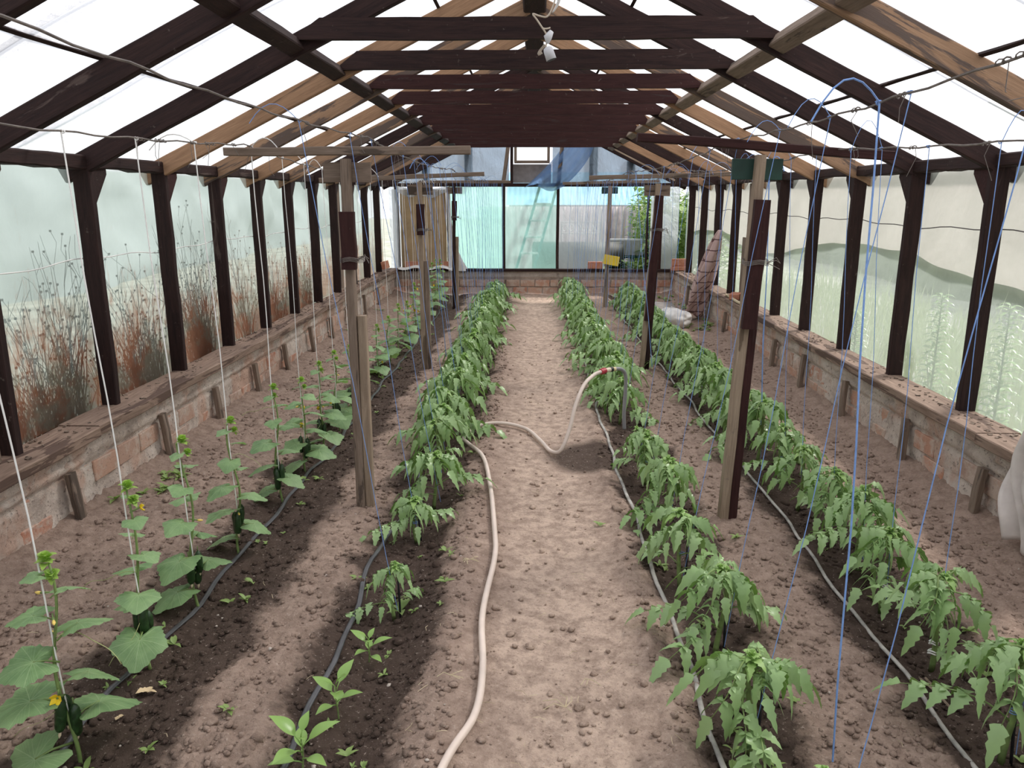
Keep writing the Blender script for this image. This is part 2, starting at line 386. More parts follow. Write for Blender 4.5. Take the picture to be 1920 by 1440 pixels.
WIRE = plain('dull_wire', (0.16, 0.135, 0.12), 0.6, 0.4, 0.3, 30)
DRIP = plain('black_drip_tape', (0.065, 0.065, 0.07), 0.33, 0.6, 0.35, 9)
DRIP2 = plain('grey_drip_tape', (0.36, 0.34, 0.31), 0.5, 0.4, 0.45, 14)
HOSE = plain('beige_hose', (0.66, 0.55, 0.48), 0.5, 0.4, 0.10, 7)
HOSEG = plain('grey_hose', (0.27, 0.27, 0.28), 0.5, 0.4, 0.15, 7)
RED = plain('red_plastic', (0.42, 0.03, 0.05), 0.4, 0.5)
BLACKP = plain('black_plastic', (0.02, 0.02, 0.022), 0.45, 0.4)
GREENP = plain('dark_green_paint', (0.012, 0.045, 0.033), 0.55, 0.4, 0.25)
CARD = plain('brown_board', (0.37, 0.26, 0.15), 0.8, 0.2, 0.16, 5)
SACK = plain('white_sackcloth', (0.72, 0.70, 0.68), 0.8, 0.2, 0.08, 16, 0.5)
CLOTHG = plain('greyish_cloth', (0.62, 0.56, 0.53), 0.9, 0.1, 0.12, 10, 0.6)
SOCKET = plain('white_lamp_socket', (0.62, 0.62, 0.65), 0.5, 0.4, 0.06)
SLATE = plain('grey_slab', (0.22, 0.20, 0.185), 0.85, 0.2, 0.2)
TWIG = plain('dry_twig', (0.075, 0.055, 0.045), 0.9, 0.1, 0.3)
TWIGR = plain('reddish_twig', (0.24, 0.10, 0.06), 0.9, 0.1, 0.3)
YCARD = plain('yellow_card', (0.85, 0.60, 0.05), 0.6, 0.3, 0.06)
ROPE = plain('grey_rope', (0.12, 0.11, 0.11), 0.8)
MEADOW = plain('pale_meadow', (0.36, 0.37, 0.31), 0.95, 0.1, 0.3, 2.5, 0.5)
HEDGE = leafmat('hedge_leaf', (0.16, 0.24, 0.09), (0.30, 0.38, 0.17), (0.35, 0.42, 0.2), 0.2, 0.6)
PALEW = leafmat('pale_weed', (0.34, 0.39, 0.29), (0.56, 0.60, 0.50), (0.50, 0.53, 0.45), 0.2, 0.6)
FENCE = plain('pinkish_grey_slate', (0.82, 0.73, 0.75), 0.85, 0.2, 0.18, 6)
BROOF = plain('blue_roof_sheet', (0.26, 0.52, 0.66), 0.5, 0.4, 0.12, 3)
TANK = plain('dull_olive_tank', (0.03, 0.032, 0.024), 0.6, 0.4, 0.25, 3)
TUB = plain('grey_galvanised', (0.66, 0.66, 0.65), 0.5, 0.5, 0.12)
GREENM = plain('green_painted_metal', (0.03, 0.10, 0.06), 0.5, 0.4)
WHITEP = plain('white_painted_wood', (0.82, 0.82, 0.82), 0.6)
PANE = film('gable_pane', (0.90, 0.92, 0.93), 0.35)
WIRED = plain('cream_cable', (0.55, 0.47, 0.38), 0.6)
def plaid_f(nt, out):
    v = coords(nt, 'Object'); s = nd(nt, 'SeparateXYZ'); nt.links.new(v, s.inputs[0])
    a = math_(nt, 'LESS_THAN', math_(nt, 'FRACT', math_(nt, 'MULTIPLY', s.outputs[2], 7.0)), 0.10)
    b = math_(nt, 'LESS_THAN', math_(nt, 'FRACT', math_(nt, 'MULTIPLY', math_(nt, 'ADD', s.outputs[0], s.outputs[1]), 13.0)), 0.12)
    c = mixc(nt, math_(nt, 'MULTIPLY', math_(nt, 'MAXIMUM', a, b), 0.85), (0.50, 0.35, 0.33), (0.08, 0.035, 0.04))
    princ(nt, out, c, 0.9, 0.1, bump(nt, noise(nt, v, 20), 0.5, 0.01))
PLAID = simple('plaid_blanket', plaid_f)

# ---------------------------------------------------------------- ground
Y0, Y1 = -1.55, 13.60
def ground_h(x, y):
    x = np.asarray(x, float); y = np.asarray(y, float)
    h = 0.018 * (fbm(x * 1.3 + 5, y * 1.1 + 3, 3) - 0.45)
    wob = 0.05 * (vnoise(y * 1.7, y * 0 + 3) - 0.5)
    for r, wd, dp in ((-1.38, .20, .062), (-0.60, .17, .072), (0.72, .17, .062), (1.50, .19, .065)):
        d = (x - r - wob) / wd
        h = h - dp * np.exp(-d * d) * (0.75 + 0.5 * vnoise(x * 3 + r * 7, y * 2.2))
    h = h - 0.022 * np.exp(-((x - 0.13) / 0.32) ** 2)
    h = h + 0.02 * np.exp(-((x + 0.33) / 0.10) ** 2) + 0.02 * np.exp(-((x - 0.47) / 0.08) ** 2)
    h = h + 0.06 * np.clip((np.abs(x) - 2.18) / 0.25, 0, 1) ** 1.4
    return h + 0.03 * np.clip((y - 13.2) / 0.4, 0, 1)
def gz(x, y): return float(ground_h(np.array([x]), np.array([y]))[0])
ys = np.concatenate([np.arange(Y0, 1.6, .06), np.arange(1.6, 5.0, .0115), np.arange(5.0, 8.0, .022), np.arange(8.0, Y1, .045), [Y1]])
xs = np.linspace(-2.46, 2.46, 430); GX, GY = np.meshgrid(xs, ys)
rough = np.clip(np.minimum(np.abs(GX + 0.1) / 0.45, 1.0), 0, 1) * 0.75 + 0.25
rough = np.where((GX > -0.25) & (GX < 0.42), 0.28, rough)
n1 = np.abs(fbm(GX * 9, GY * 9, 3) - 0.44); n2 = fbm(GX * 26, GY * 26, 2); n3 = np.clip(fbm(GX * 45 + 9, GY * 45, 2) - .40, 0, 1)
GZ = ground_h(GX, GY) + rough * (0.050 * n1 + 0.022 * (n2 - 0.4) + 0.045 * n3)
link('floor', grid_mesh('floor', GX, GY, GZ, SOIL))['kind'] = 'structure'
# soil clods and crumbs
def ico(sub):
    b = bmesh.new(); bmesh.ops.create_icosphere(b, subdivisions=sub, radius=1.0)
    v = np.array([x.co[:] for x in b.verts]); f = np.array([[q.index for q in p.verts] for p in b.faces]); b.free(); return v, f
def scatter_lumps(name, n, smin, smax, sub, mat, xf, yf, label, power=2.5):
    v, f = ico(sub); V = []; Fc = []
    for i in range(n):
        x, y = xf(), yf()
        s = smin + (smax - smin) * R.random() ** power
        a = R.uniform(0, 6.28); ca, sa = cos(a), sin(a)
        q = v * (1 + 0.5 * (NP.rand(len(v), 1) - 0.5)) * np.array([s * R.uniform(.8, 1.35), s, s * R.uniform(.55, .95)])
        q = np.stack([q[:, 0] * ca - q[:, 1] * sa + x, q[:, 0] * sa + q[:, 1] * ca + y, q[:, 2] + gz(x, y) + 0.004 + s * 0.22], -1)
        V.append(q); Fc.append(f + i * len(v))
    V = np.concatenate(V); Fc = np.concatenate(Fc); me = bpy.data.meshes.new(name)
    me.vertices.add(len(V)); me.vertices.foreach_set('co', V.ravel().astype(np.float32))
    me.loops.add(Fc.size); me.loops.foreach_set('vertex_index', Fc.ravel().astype(np.int32))
    me.polygons.add(len(Fc)); me.polygons.foreach_set('loop_start', np.arange(0, Fc.size, 3, dtype=np.int32)); me.polygons.foreach_set('loop_total', np.full(len(Fc), 3, dtype=np.int32))
    setmat(me, mat); me.update(calc_edges=True)
    return tag(link(name, me), label, 'soil' if mat is SOIL else 'stones', kind='stuff')
def bedx():
    while True:
        x = R.uniform(-2.3, 2.3)
        if -0.27 < x < 0.45 and R.random() < 0.9: continue
        return x
def neary(): return 1.7 + 7.5 * R.random() ** 1.7
scatter_lumps('soil_crumbs', 30000, 0.0022, 0.015, 1, SOIL, bedx, neary, 'loose brown soil crumbs lying all over the beds')
scatter_lumps('soil_clods', 2000, 0.007, 0.023, 2, SOIL, bedx, neary, 'larger lumps of dry soil scattered along the beds')
scatter_lumps('gravel_bits', 260, 0.003, 0.011, 1, STONE, bedx, neary, 'small pale stones sprinkled over the soil')
gm = MB(); gm.add([(-40, -8, -0.02), (-2.62, -8, -0.02), (-2.62, 60, -0.02), (-40, 60, -0.02), (2.62, -8, -0.02), (40, -8, -0.02), (40, 60, -0.02), (2.62, 60, -0.02), (-2.62, 13.8, -0.02), (2.62, 13.8, -0.02)],
                  [(0, 1, 2, 3), (4, 5, 6, 7), (8, 9, 7, 2)])
tag(gm.build('ground', MEADOW), kind='structure')

# ---------------------------------------------------------------- greenhouse shell
YK = [3.53 + 0.93 * k for k in range(-5, 11)]       # post and rafter lines; index 5 is the nearest one in the frame
KK = list(range(-5, 11))
def zb(x): return 3.045 - 0.485 * abs(x)              # underside of the rafters
RT = 0.125                                           # rafter height measured plumb
SILL_T = 0.470
walls = {}
for side, sgn in (('left', -1), ('right', 1)):
    W_ = empty('wall_' + side, (0, 0, 0), kind='structure'); walls[side] = W_
    # plinth: plaster face over laid bricks
    PY = np.arange(Y0, 13.62, 0.022); PZ = np.linspace(-0.08, 0.435, 26); A, B = np.meshgrid(PY, PZ)
    dsp = 0.040 * (fbm(A * 4 + 50 * sgn, B * 5 + 3, 4) - 0.46) + 0.012 * (vnoise(A * 30, B * 30) - 0.5) + 0.022 * np.clip((B - 0.27) / 0.05, 0, 1)
    joint = np.minimum(np.abs((B - 0.135)), np.abs(B - 0.268)); dsp = dsp - 0.016 * np.clip(1 - joint / 0.012, 0, 1)
    crk = np.abs(B - (0.335 + 0.05 * (vnoise(A * 2.2, A * 0 + 9) - .5) + 0.03 * (vnoise(A * 9, A * 0) - .5)))
    crk_on = vnoise(A * 0.9 + 3 * sgn, A * 0 + 4) > 0.5
    dsp = dsp - np.where(crk_on, 0.03, 0) * np.clip(1 - crk / 0.009, 0, 1)
    XX = sgn * (2.440 - dsp)
    if sgn < 0: o = link('plaster', grid_mesh('plaster', XX, A, B, PLASTER), W_)
    else: o = link('plaster', grid_mesh('plaster', XX[:, ::-1], A[:, ::-1], B[:, ::-1], PLASTER), W_)
    core = MB(); core.box((sgn * 2.56, (Y0 + 13.7) / 2, 0.16), (0.20, 13.7 - Y0, 0.51)); core.build('plinth_core', CONC, W_)
    bl = 0.262; bm = MB(); L_, H_, D_ = 0.248, 0.118, 0.05
    variants = []
    for q in range(5):
        b = MB(); b.box((0, 0, 0), (D_, L_, H_))
        vv = []
        for (x, y, z) in b.v: vv.append((x + R.uniform(-.003, .003), y + R.uniform(-.008, .004) * (1 if y > 0 else -1), z + R.uniform(-.006, .004) * (1 if z > 0 else -1)))
        b.v = vv; me = b.mesh('brick', BRICK)
        bb = bmesh.new(); bb.from_mesh(me); bmesh.ops.bevel(bb, geom=bb.edges[:], offset=0.005, segments=1, affect='EDGES'); bb.to_mesh(me); bb.free()
        variants.append(me)
    for c in range(2):
        y = 2.95 + (0.13 if c else 0)
        while y < 13.5:
            if R.random() < 0.97:
                pr = R.uniform(-0.022, 0.006)
                M = Matrix.Translation((sgn * (2.445 - pr + 0.015), y, 0.070 + 0.133 * c)) @ Matrix.Rotation(R.uniform(-.02, .02), 4, 'X')
                link('brick', R.choice(variants), W_, M)
            y += bl
    # sill board in lengths, posts, plate, gussets, film
    y = Y0
    for ln in (2.9, 2.65, 2.5, 2.35, 2.35, 2.3):
        e = min(y + ln, 13.55); dx = R.uniform(-.012, .012); dz = R.uniform(-.006, .004)
        board('sill_board', (sgn * (2.475 + dx), y, 0.445 + dz), (sgn * (2.475 - dx), e - 0.008, 0.447 + dz), 0.235, 0.058, SILLW, W_, up=(1, 0, 0), jit=0.003)
        y = e
        if e >= 13.5: break
    deb = MB()
    for i in range(420):
        yy = R.uniform(2.9, 13); xx = sgn * R.uniform(2.40, 2.585); s = R.uniform(.003, .013)
        deb.box((xx, yy, SILL_T + 0.006), (s * R.uniform(.6, 2.5), s * R.uniform(.6, 2.5), s * .5), Matrix.Rotation(R.uniform(0, 3), 3, 'Z') @ Matrix.Rotation(R.uniform(-.4, .4), 3, 'X'))
    o = deb.build('sill_debris', GREYW, W_); o['kind'] = 'stuff'
    for k, yk in zip(KK, YK):
        wide = 0.115
        board('post', (sgn * 2.549, yk, SILL_T), (sgn * 2.549, yk, 1.86), 0.098, 0.050, DARK, W_, up=(1, 0, 0), jit=0.003)
        if k >= -2:
            g = MB(); g.prism([(yk + .024, 1.855), (yk + .20, 1.855), (yk + .20, 1.82), (yk + .035, 1.63), (yk + .024, 1.63)], 0, sgn * 2.52, sgn * 2.555)
            g.build('gusset', DARK if R.random() < .7 else REDK, W_, M=Matrix.Translation((sgn * 2.54, yk + .1, 1.74)))
    board('top_plate', (sgn * 2.555, Y0, 1.885), (sgn * 2.555, 13.6, 1.885), 0.075, 0.10, DARK, W_, seg=0.12, waney=0.006)
    # bays of film
    for i in range(len(YK)):
        ya = YK[i]; yb_ = YK[i + 1] if i + 1 < len(YK) else 13.62
        a, b = np.meshgrid(np.linspace(ya, yb_, 15), np.linspace(0.45, 1.87, 21))
        t = (a - ya) / (yb_ - ya); xx = sgn * (2.622 + 0.020 * np.sin(pi * t) * (0.4 + fbm(a * 1.7, b * 1.9, 3)) + 0.012 * (fbm(a * 4, b * 3, 2) - .4) * np.sin(pi * t))
        if sgn > 0: xx, a, b = xx[:, ::-1], a[:, ::-1], b[:, ::-1]
        link('film_panel', grid_mesh('film_panel', xx, a, b, F_LEFT if sgn < 0 else F_RIGHT), W_)
# second, shorter layer of film hanging outside the right wall, wavy hem
a, tt = np.meshgrid(np.linspace(Y0, 13.5, 300), np.linspace(0, 1, 12))
hem = 1.27 + 0.10 * np.sin(a * 1.15 + 0.4) + 0.05 * (vnoise(a * 2.5, a * 0) - .5) - 0.02 * (a - 4)
bz = 1.89 + (hem - 1.89) * tt; xx = 2.672 + 0.012 * np.sin(a * 9) * tt + 0.008 * vnoise(a * 5, bz * 6)
link('outer_film', grid_mesh('outer_film', xx, a, bz, F_RIGHT2), walls['right'])
# thin cords that hold the film on both sides, mid height
for sgn, side, zz in ((1, 'right', 1.50), (-1, 'left', 1.33)):
    t = MB(); t.tube([(sgn * (2.612), y, zz + 0.008 * sin(y * 9) + 0.012 * sin(y * 3.1)) for y in np.arange(1.5, 13.4, 0.13)], 0.0035, 5); t.build('film_cord', ROPE if sgn > 0 else WSTR, walls[side])

# ceiling: rafters, ties, ridge, purlin pieces, battens, film
C_ = empty('ceiling', (0, 0, 0), kind='structure')
LM = {-1: DARK, 0: DARK, 1: DARK, 2: BROWN, 3: MIXD, 4: BROWN, 5: MIXD, 6: DARK, 7: MIXD, 8: DARK, 9: MIXD, 10: DARK}
RM = {-1: DARK, 0: MIXD, 1: DARK, 2: DARK, 3: MIXD, 4: BROWN, 5: DARK, 6: MIXD, 7: BROWN, 8: DARK, 9: BROWN, 10: DARK}
ang = math.atan(0.485); perp = RT * cos(ang)
for k, yk in zip(KK, YK):
    yr = yk
    for sgn, MM in ((-1, LM), (1, RM)):
        x0, x1 = sgn * 2.66, sgn * 0.012
        board('rafter', (x0, yr, zb(x0) + RT / 2), (x1, yr, zb(x1) + RT / 2), perp, 0.050, MM.get(k, DARK), C_, jit=0.002)
    if k >= 1 or k < -1:
        w = R.uniform(0.10, 0.118); zc = 2.565 - 0.007 * k
        xl = (3.045 + RT - zc) / .485 - 0.05
        tm = REDK if k > 2 else DARK
        t = MB(); o = 0.040
        z0, z1 = zc - w / 2, zc + w / 2
        xa = min((3.045 + RT * .95 - z0) / .485, 1.30); xb_ = (3.045 + RT * .95 - z1) / .485
        n = 10; vs = []
        for i in range(n + 1):
            s = -1 + 2 * i / n; j = R.uniform(-.0025, .0025); j2 = R.uniform(-.004, .002)
            for dy in (0, 0.038): vs += [(s * xa, yr - 0.026 - o + dy, z0 + j2), (s * xb_, yr - 0.026 - o + dy, z1 + j)]
        fs = []
        for i in range(n):
            p = i * 4; q = p + 4
            fs += [(p, q, q + 1, p + 1), (p + 2, p + 3, q + 3, q + 2), (p, p + 2, q + 2, q), (p + 1, q + 1, q + 3, p + 3)]
        fs += [(0, 1, 3, 2), (n * 4, n * 4 + 2, n * 4 + 3, n * 4 + 1)]
        t.add(vs, fs); t.build('tie_beam', tm, C_, M=Matrix.Translation((-xa, yr, zc)))
for i in range(len(YK)):      # pieces between the rafters
    ya = YK[i] + 0.026; yb_ = (YK[i + 1] if i + 1 < len(YK) else 13.6) - 0.026
    for sgn in (-1, 1):
        xm = sgn * 1.29; zz = zb(xm) + 0.055
        mt = DARK if (sgn < 0) else GREYW
        nrm = Vector((sgn * sin(ang), 0, cos(ang)))
        board('purlin', (xm, ya, zz), (xm, yb_, zz), 0.062, 0.095, mt, C_, up=nrm, jit=0.002)
board('ridge_beam', (0, Y0, 3.085), (0, 13.55, 3.085), 0.11, 0.17, DARK, C_, jit=0.002)
for sgn in (-1, 1):
    for xm in (0.62, 1.86):
        board('batten', (sgn * xm, Y0, zb(xm) + RT + 0.004), (sgn * xm, 13.6, zb(xm) + RT + 0.004), 0.014, 0.022, DARK, C_, up=(sgn * sin(ang), 0, cos(ang)), jit=0.003, seg=0.4)
    a, b = np.meshgrid(np.linspace(Y0 - .05, 13.68, 340), np.linspace(0.0, 2.75, 26))
    ph = ((a - 3.5) / 0.93) % 1.0
    sag = np.sin(pi * ph) * (0.010 + 0.014 * vnoise(b * 2, a * 1.1)) * np.sin(pi * np.clip(b / 2.75, 0, 1)) ** .5
    zz = 3.045 - 0.485 * b + RT + 0.018 - sag + 0.004 * (fbm(a * 6, b * 3, 2) - .4)
    xx = sgn * b
    if sgn < 0: a, xx, zz = a[:, ::-1], xx[:, ::-1], zz[:, ::-1]
    link('roof_film', grid_mesh('roof_film', xx, a, zz, F_ROOF), C_)
    for i in range(len(YK) - 1):
        if KK[i] < -3: continue
        ym = YK[i] + 0.93 * R.uniform(0.40, 0.62)
        pts = [(sgn * x, ym + 0.03 * sin(x * 4 + i), zb(x) + RT + 0.034) for x in np.linspace(0.02, 2.7, 14)]
        t = MB(); t.tube(pts, 0.011, 5); t.build('roof_rope', ROPE, C_)

# far wall
B_ = empty('wall_back', (0, 0, 0), kind='structure')
YB = 13.65
A, Bz = np.meshgrid(np.arange(-2.46, 2.47, 0.025), np.linspace(-.05, 0.415, 24))
dsp = 0.02 * (fbm(A * 4, Bz * 6 + 30, 4) - .46) + 0.03 * np.clip((Bz - 0.285) / 0.02, 0, 1)
crk = np.abs(A - 0.44 - 0.02 * (vnoise(Bz * 20, Bz * 0) - .5)); dsp = dsp - 0.03 * np.clip(1 - crk / 0.012, 0, 1) * (Bz > .28)
link('plaster', grid_mesh('plaster', A, YB - 0.02 - dsp, Bz, CONC), B_)
core = MB(); core.box((0, YB + 0.09, 0.17), (5.0, 0.2, 0.50)); core.build('plinth_core', CONC, B_)
for c in range(2):
    x = -2.35 + 0.13 * c
    while x < 2.35:
        pr = R.uniform(-.006, .014)
        M = Matrix.Translation((x, YB - 0.012 - pr, 0.072 + 0.133 * c)) @ Matrix.Rotation(pi / 2, 4, 'Z')
        link('brick', R.choice(variants), B_, M); x += 0.265
board('sill_board', (-2.46, YB - .03, 0.435), (2.46, YB - .03, 0.430), 0.045, 0.13, DARK, B_, seg=0.3)
board('top_plate', (-2.55, YB, 1.875), (2.55, YB, 1.875), 0.06, 0.07, DARK, B_, seg=0.3)
for x, t in ((-2.36, .07), (-1.47, .055), (-0.51, .05), (0.42, .05), (1.96, .03), (2.19, .06)):
    board('mullion', (x, YB, 0.455), (x, YB, 1.86), 0.05, t, DARK if x < 2.1 else REDK, B_, up=(0, 1, 0))
def sheet(name, x0, x1, z0, z1, y, mat, parent, amp=0.015, nx=16, nz=16, fz=None):
    a, b = np.meshgrid(np.linspace(x0, x1, nx), np.linspace(0, 1, nz))
    zt = z1 if fz is None else np.array([fz(v) for v in a[0]])[None, :]
    z = z0 + (zt - z0) * b
    yy = y + amp * (fbm(a * 3 + z0, z * 3 + x0, 3) - .45) * 2
    return link(name, grid_mesh(name, a, yy, z, mat), parent)
sheet('film_panel', -1.46, -0.52, .45, 1.86, YB + .035, F_TEAL, B_)
sheet('film_panel', -0.50, 0.41, .45, 1.86, YB + .035, F_TEAL2, B_)
sheet('film_panel', 0.43, 1.25, .45, 1.86, YB + .035, F_PALE, B_)
sheet('film_panel', 2.02, 2.5, .45, 1.86, YB + .035, F_SHINE, B_, 0.03)
sheet('film_panel', -2.5, -2.30, .45, 1.86, YB + .035, F_SHINE, B_, 0.03)
rz_ = lambda x: zb(x) + RT - 0.01
def rz2(x): return max(rz_(x), 1.93)
sheet('gable_film', -2.45, -0.42, 1.90, 0, YB + .05, F_BLUE, B_, 0.05, 30, 16, rz2)
sheet('gable_film', 0.32, 2.45, 1.90, 0, YB + .05, F_BLUE, B_, 0.05, 30, 16, rz2)
sheet('gable_film', -0.42, 0.32, 2.66, 0, YB + .05, F_BLUE, B_, 0.02, 8, 6, rz2)
for x in (-1.85, -1.12, 1.02, 1.66):
    board('gable_stud', (x, YB + .11, 1.9), (x, YB + .11, zb(x) + .08), 0.14, 0.04, DARK, B_, up=(1, 0, 0))
for p0, p1 in (((-0.52, YB - .01, 1.88), (-0.40, YB - .04, 2.75)), ((0.42, YB - .01, 1.88), (0.50, YB - .04, 2.75))):
    board('gable_brace', p0, p1, 0.065, 0.045, GREYW, B_, up=(1, 0, 0))
for sgn in (-1, 1):
    board('gable_rafter', (sgn * 2.6, YB, zb(2.6) + .06), (0, YB, zb(0) + .06), perp, 0.05, DARK, B_)
board('gable_brace', (1.05, YB - .05, 2.62), (2.35, YB - .3, 1.95), 0.05, 0.03, TANW, B_)
# torn curtain of blue film across the gable
a, b = np.meshgrid(np.linspace(0, 1, 26), np.linspace(0, 1, 24))
xl = 0.55 - 0.72 * b ** 1.3; xr = 1.02 - 0.50 * b ** 1.8
X_ = xl + (xr - xl) * a; Z_ = 2.62 - 0.80 * b + 0.05 * np.sin(a * 7) * b; Y_ = YB - 0.07 + 0.035 * np.sin(a * 17 + b * 3)
link('torn_film', grid_mesh('torn_film', X_, Y_, Z_, F_BLUE2), B_)
sheet('gable_boarding', -0.40, 0.30, 1.91, 2.22, YB + .14, plain('grey_boarding', (0.30, 0.27, 0.27), 0.85), B_, 0.004, 8, 4)
# gable window
Wn = empty('window_1', (-0.03, YB + .03, 2.26), kind='structure')
for nm, p0, p1 in (('window_frame', (-0.33, YB + .03, 2.255), (0.27, YB + .03, 2.255)), ('window_frame', (-0.33, YB + .03, 2.66), (0.27, YB + .03, 2.66)),
                   ('window_frame', (-0.31, YB + .03, 2.25), (-0.31, YB + .03, 2.66)), ('window_frame', (0.25, YB + .03, 2.25), (0.25, YB + .03, 2.66))):
    board(nm, p0, p1, 0.045, 0.05, GREYW, Wn, up=(0, 0, 1) if p0[2] == p1[2] else (1, 0, 0))
sheet('pane', -0.30, 0.24, 2.27, 2.64, YB + .05, PANE, Wn, 0.01, 8, 8)
board('window_stud', (-0.375, YB + .02, 1.9), (-0.375, YB + .02, 2.7), 0.05, 0.05, DARK, Wn, up=(1, 0, 0))
# wall behind the camera
N_ = empty('wall_front', (0, 0, 0), kind='structure')
sheet('film_panel', -2.6, 2.6, 0.0, 0, Y0 - .05, F_RIGHT, N_, 0.02, 20, 12, rz_)
for x in (-1.6, -0.5, 0.5, 1.6): board('post', (x, Y0, 0), (x, Y0, zb(x)), 0.1, 0.05, DARK, N_, up=(0, 1, 0))
# old casement set in the first left bay and the weathered board bay on both sides
Wn = empty('window_2', (-2.58, 3.1, 0.5), kind='structure')
board('window_frame', (-2.52, 3.36, 0.48), (-2.52, 3.36, 1.10), 0.05, 0.06, GREYW, Wn, up=(1, 0, 0))
board('window_frame', (-2.52, 2.72, 0.50), (-2.52, 3.36, 0.50), 0.05, 0.05, GREYW, Wn)
board('window_frame', (-2.52, 2.72, 1.08), (-2.52, 3.36, 1.08), 0.05, 0.05, GREYW, Wn)
g = MB(); g.box((-2.53, 3.03, 0.79), (0.006, 0.6, 0.56)); g.build('pane', plain('brown_boarded_pane', (0.10, 0.07, 0.055), 0.35, 0.5), Wn)
for sgn, k in ((-1, 7), (1, 6)):
    yk = 3.5 + 0.93 * k
    for j in range(4):
        if sgn < 0 and j == 3: continue
        board('weathered_board', (sgn * 2.595, yk + .12 + j * .17, SILL_T), (sgn * 2.595, yk + .12 + j * .17, 1.84 if j < 3 else 1.2), 0.155, 0.018, GREYW, walls['left' if sgn < 0 else 'right'], up=(0, 1, 0))

# ---------------------------------------------------------------- wooden stakes along the plinths
def stake(p, top, lean, lab, w=0.055, mat=GREYW):
    x, y = p; z0 = gz(x, y) - 0.03
    o = board('wooden_stake', (x, y, z0), (x + lean[0], y + lean[1], top), w, 0.035, mat, None, up=(0, 1, 0), jit=0.003, seg=0.1)
    tag(o, lab, 'stake', 'wooden stakes driven in along the brick plinths')
LS = [3.74, 4.78, 5.62, 6.48, 7.3, 8.2, 9.05, 9.95, 10.9, 11.9]
for i, y in enumerate(LS):
    stake((-2.375, y), 0.30 + R.uniform(-.02, .04), (-0.025, R.uniform(-.03, .02)), f'{ordn(i+1)} short grey wooden stake from the front, leaning on the left plinth')
RS = [3.95, 4.79, 5.79, 6.75, 7.6, 8.55, 9.6, 10.9, 12.0]
for i, y in enumerate(RS):
    stake((2.375, y), 0.30 + R.uniform(-.02, .05), (0.025, R.uniform(.0, .06)), f'{ordn(i+1)} short grey wooden stake from the front, leaning on the right plinth', mat=GREYW)
stake((-0.48, YB - .11), 0.27, (0, .0), 'short wooden stake before the far wall, left of the path'); stake((0.46, YB - .11), 0.27, (0, 0), 'short wooden stake before the far wall, right of the path')

# ---------------------------------------------------------------- trellis supports
def support(loc, top, beam, label, post_mats, w=0.085, lean=(0, 0), green=False, splice=True, bm=GREYW, sp=(1.33, 1.62)):
    x, y = loc; z0 = gz(x, y) - 0.04
    t = empty('trellis_support', (x, y, 0), label=label, cat='trellis support', group='wooden T-shaped supports among the rows')
    tx, ty = x + lean[0], y + lean[1]
    P = lambda z: (x + lean[0] * z / top, y + lean[1] * z / top, z)
    board('post', P(0)[:2] + (z0,), P(top - .02), w * .55, 0.06, post_mats[0], t, up=(1, 0, 0), jit=0.002)
    if splice:
        q = P(0); r_ = P(1.05); o = 0.045
        board('splice_board', (q[0] + w * .55, q[1] + .01, z0), (r_[0] + w * .55, r_[1] + .01, 1.08), w * .55, 0.055, post_mats[1], t, up=(1, 0, 0), jit=0.002)
        q = P(sp[0]); r_ = P(sp[1])
        board('upper_splice', (q[0] + .012, q[1] - .062, q[2]), (r_[0] + .012, r_[1] - .062, r_[2]), 0.075, 0.045, REDK, t, up=(1, 0, 0), jit=0.003, seg=.08)
        wr = MB()
        for j in range(4):
            c = P(1.37 + j * .006); wr.tube([(c[0] + .02 + .062 * cos(a), c[1] - .03 + .072 * sin(a), c[2] + .006 * sin(3 * a)) for a in np.linspace(0, 6.3, 17)], .0019, 4)
        for j in range(3):
            c = P(1.38); wr.tube([(c[0] + .06, c[1] - .09, c[2]), (c[0] + .10, c[1] - .10, c[2] + R.uniform(-.03, .03)), (c[0] + .12, c[1] - .1, c[2] + R.uniform(-.05, .01))], .0018, 4)
        wr.build('binding_wire', WIRE, t)
    zt = top - 0.055
    board('bracket_board', (tx - .125, ty + .045, zt - .03), (tx + .12, ty + .045, zt - .03), 0.10, 0.022, GREENP if green else GREYW, t, jit=.002, seg=.06)
    (xa, za), (xb_, zb2) = beam
    board('cross_beam', (xa, ty + .01, za), (xb_, ty + .01, zb2), 0.042, 0.055, bm, t, jit=.003)
    return t
# (x, y), top, ((beam left x, z), (beam right x, z))
support((-0.955, 4.05), 1.90, ((-1.57, 1.915), (-0.32, 1.92)), 'near left wooden support post with grey cross beam, beside the cucumbers', (GREYW, TANW), bm=GREYW)
support((1.035, 3.93), 1.91, ((0.50, 1.975), (1.73, 1.885)), 'near right wooden support post with dark cross beam and green bracket', (TANW, REDK), lean=(.065, 0), green=True, bm=REDK, sp=(1.05, 1.68))
support((-1.09, 7.60), 1.84, ((-2.05, 1.84), (-0.47, 1.90)), 'second wooden support post from the front in the left beds', (TANW, GREYW), bm=GREYW)
support((1.10, 7.65), 1.83, ((0.53, 1.865), (2.0, 1.90)), 'second wooden support post from the front in the right beds, dark side board', (TANW, DARK), lean=(.09, 0), splice=True, bm=GREYW, sp=(.5, 1.7))
support((-1.24, 12.1), 1.86, ((-1.75, 1.90), (-0.35, 1.90)), 'farthest wooden support post on the left, before the brown board', (DARK, TANW), lean=(.03, 0), bm=GREYW)
support((1.13, 12.1), 1.86, ((0.44, 1.875), (1.9, 1.91)), 'farthest wooden support post on the right, with green bracket and yellow card', (TANW, GREYW), lean=(.03, 0), green=True, splice=False, w=.11, bm=GREYW)
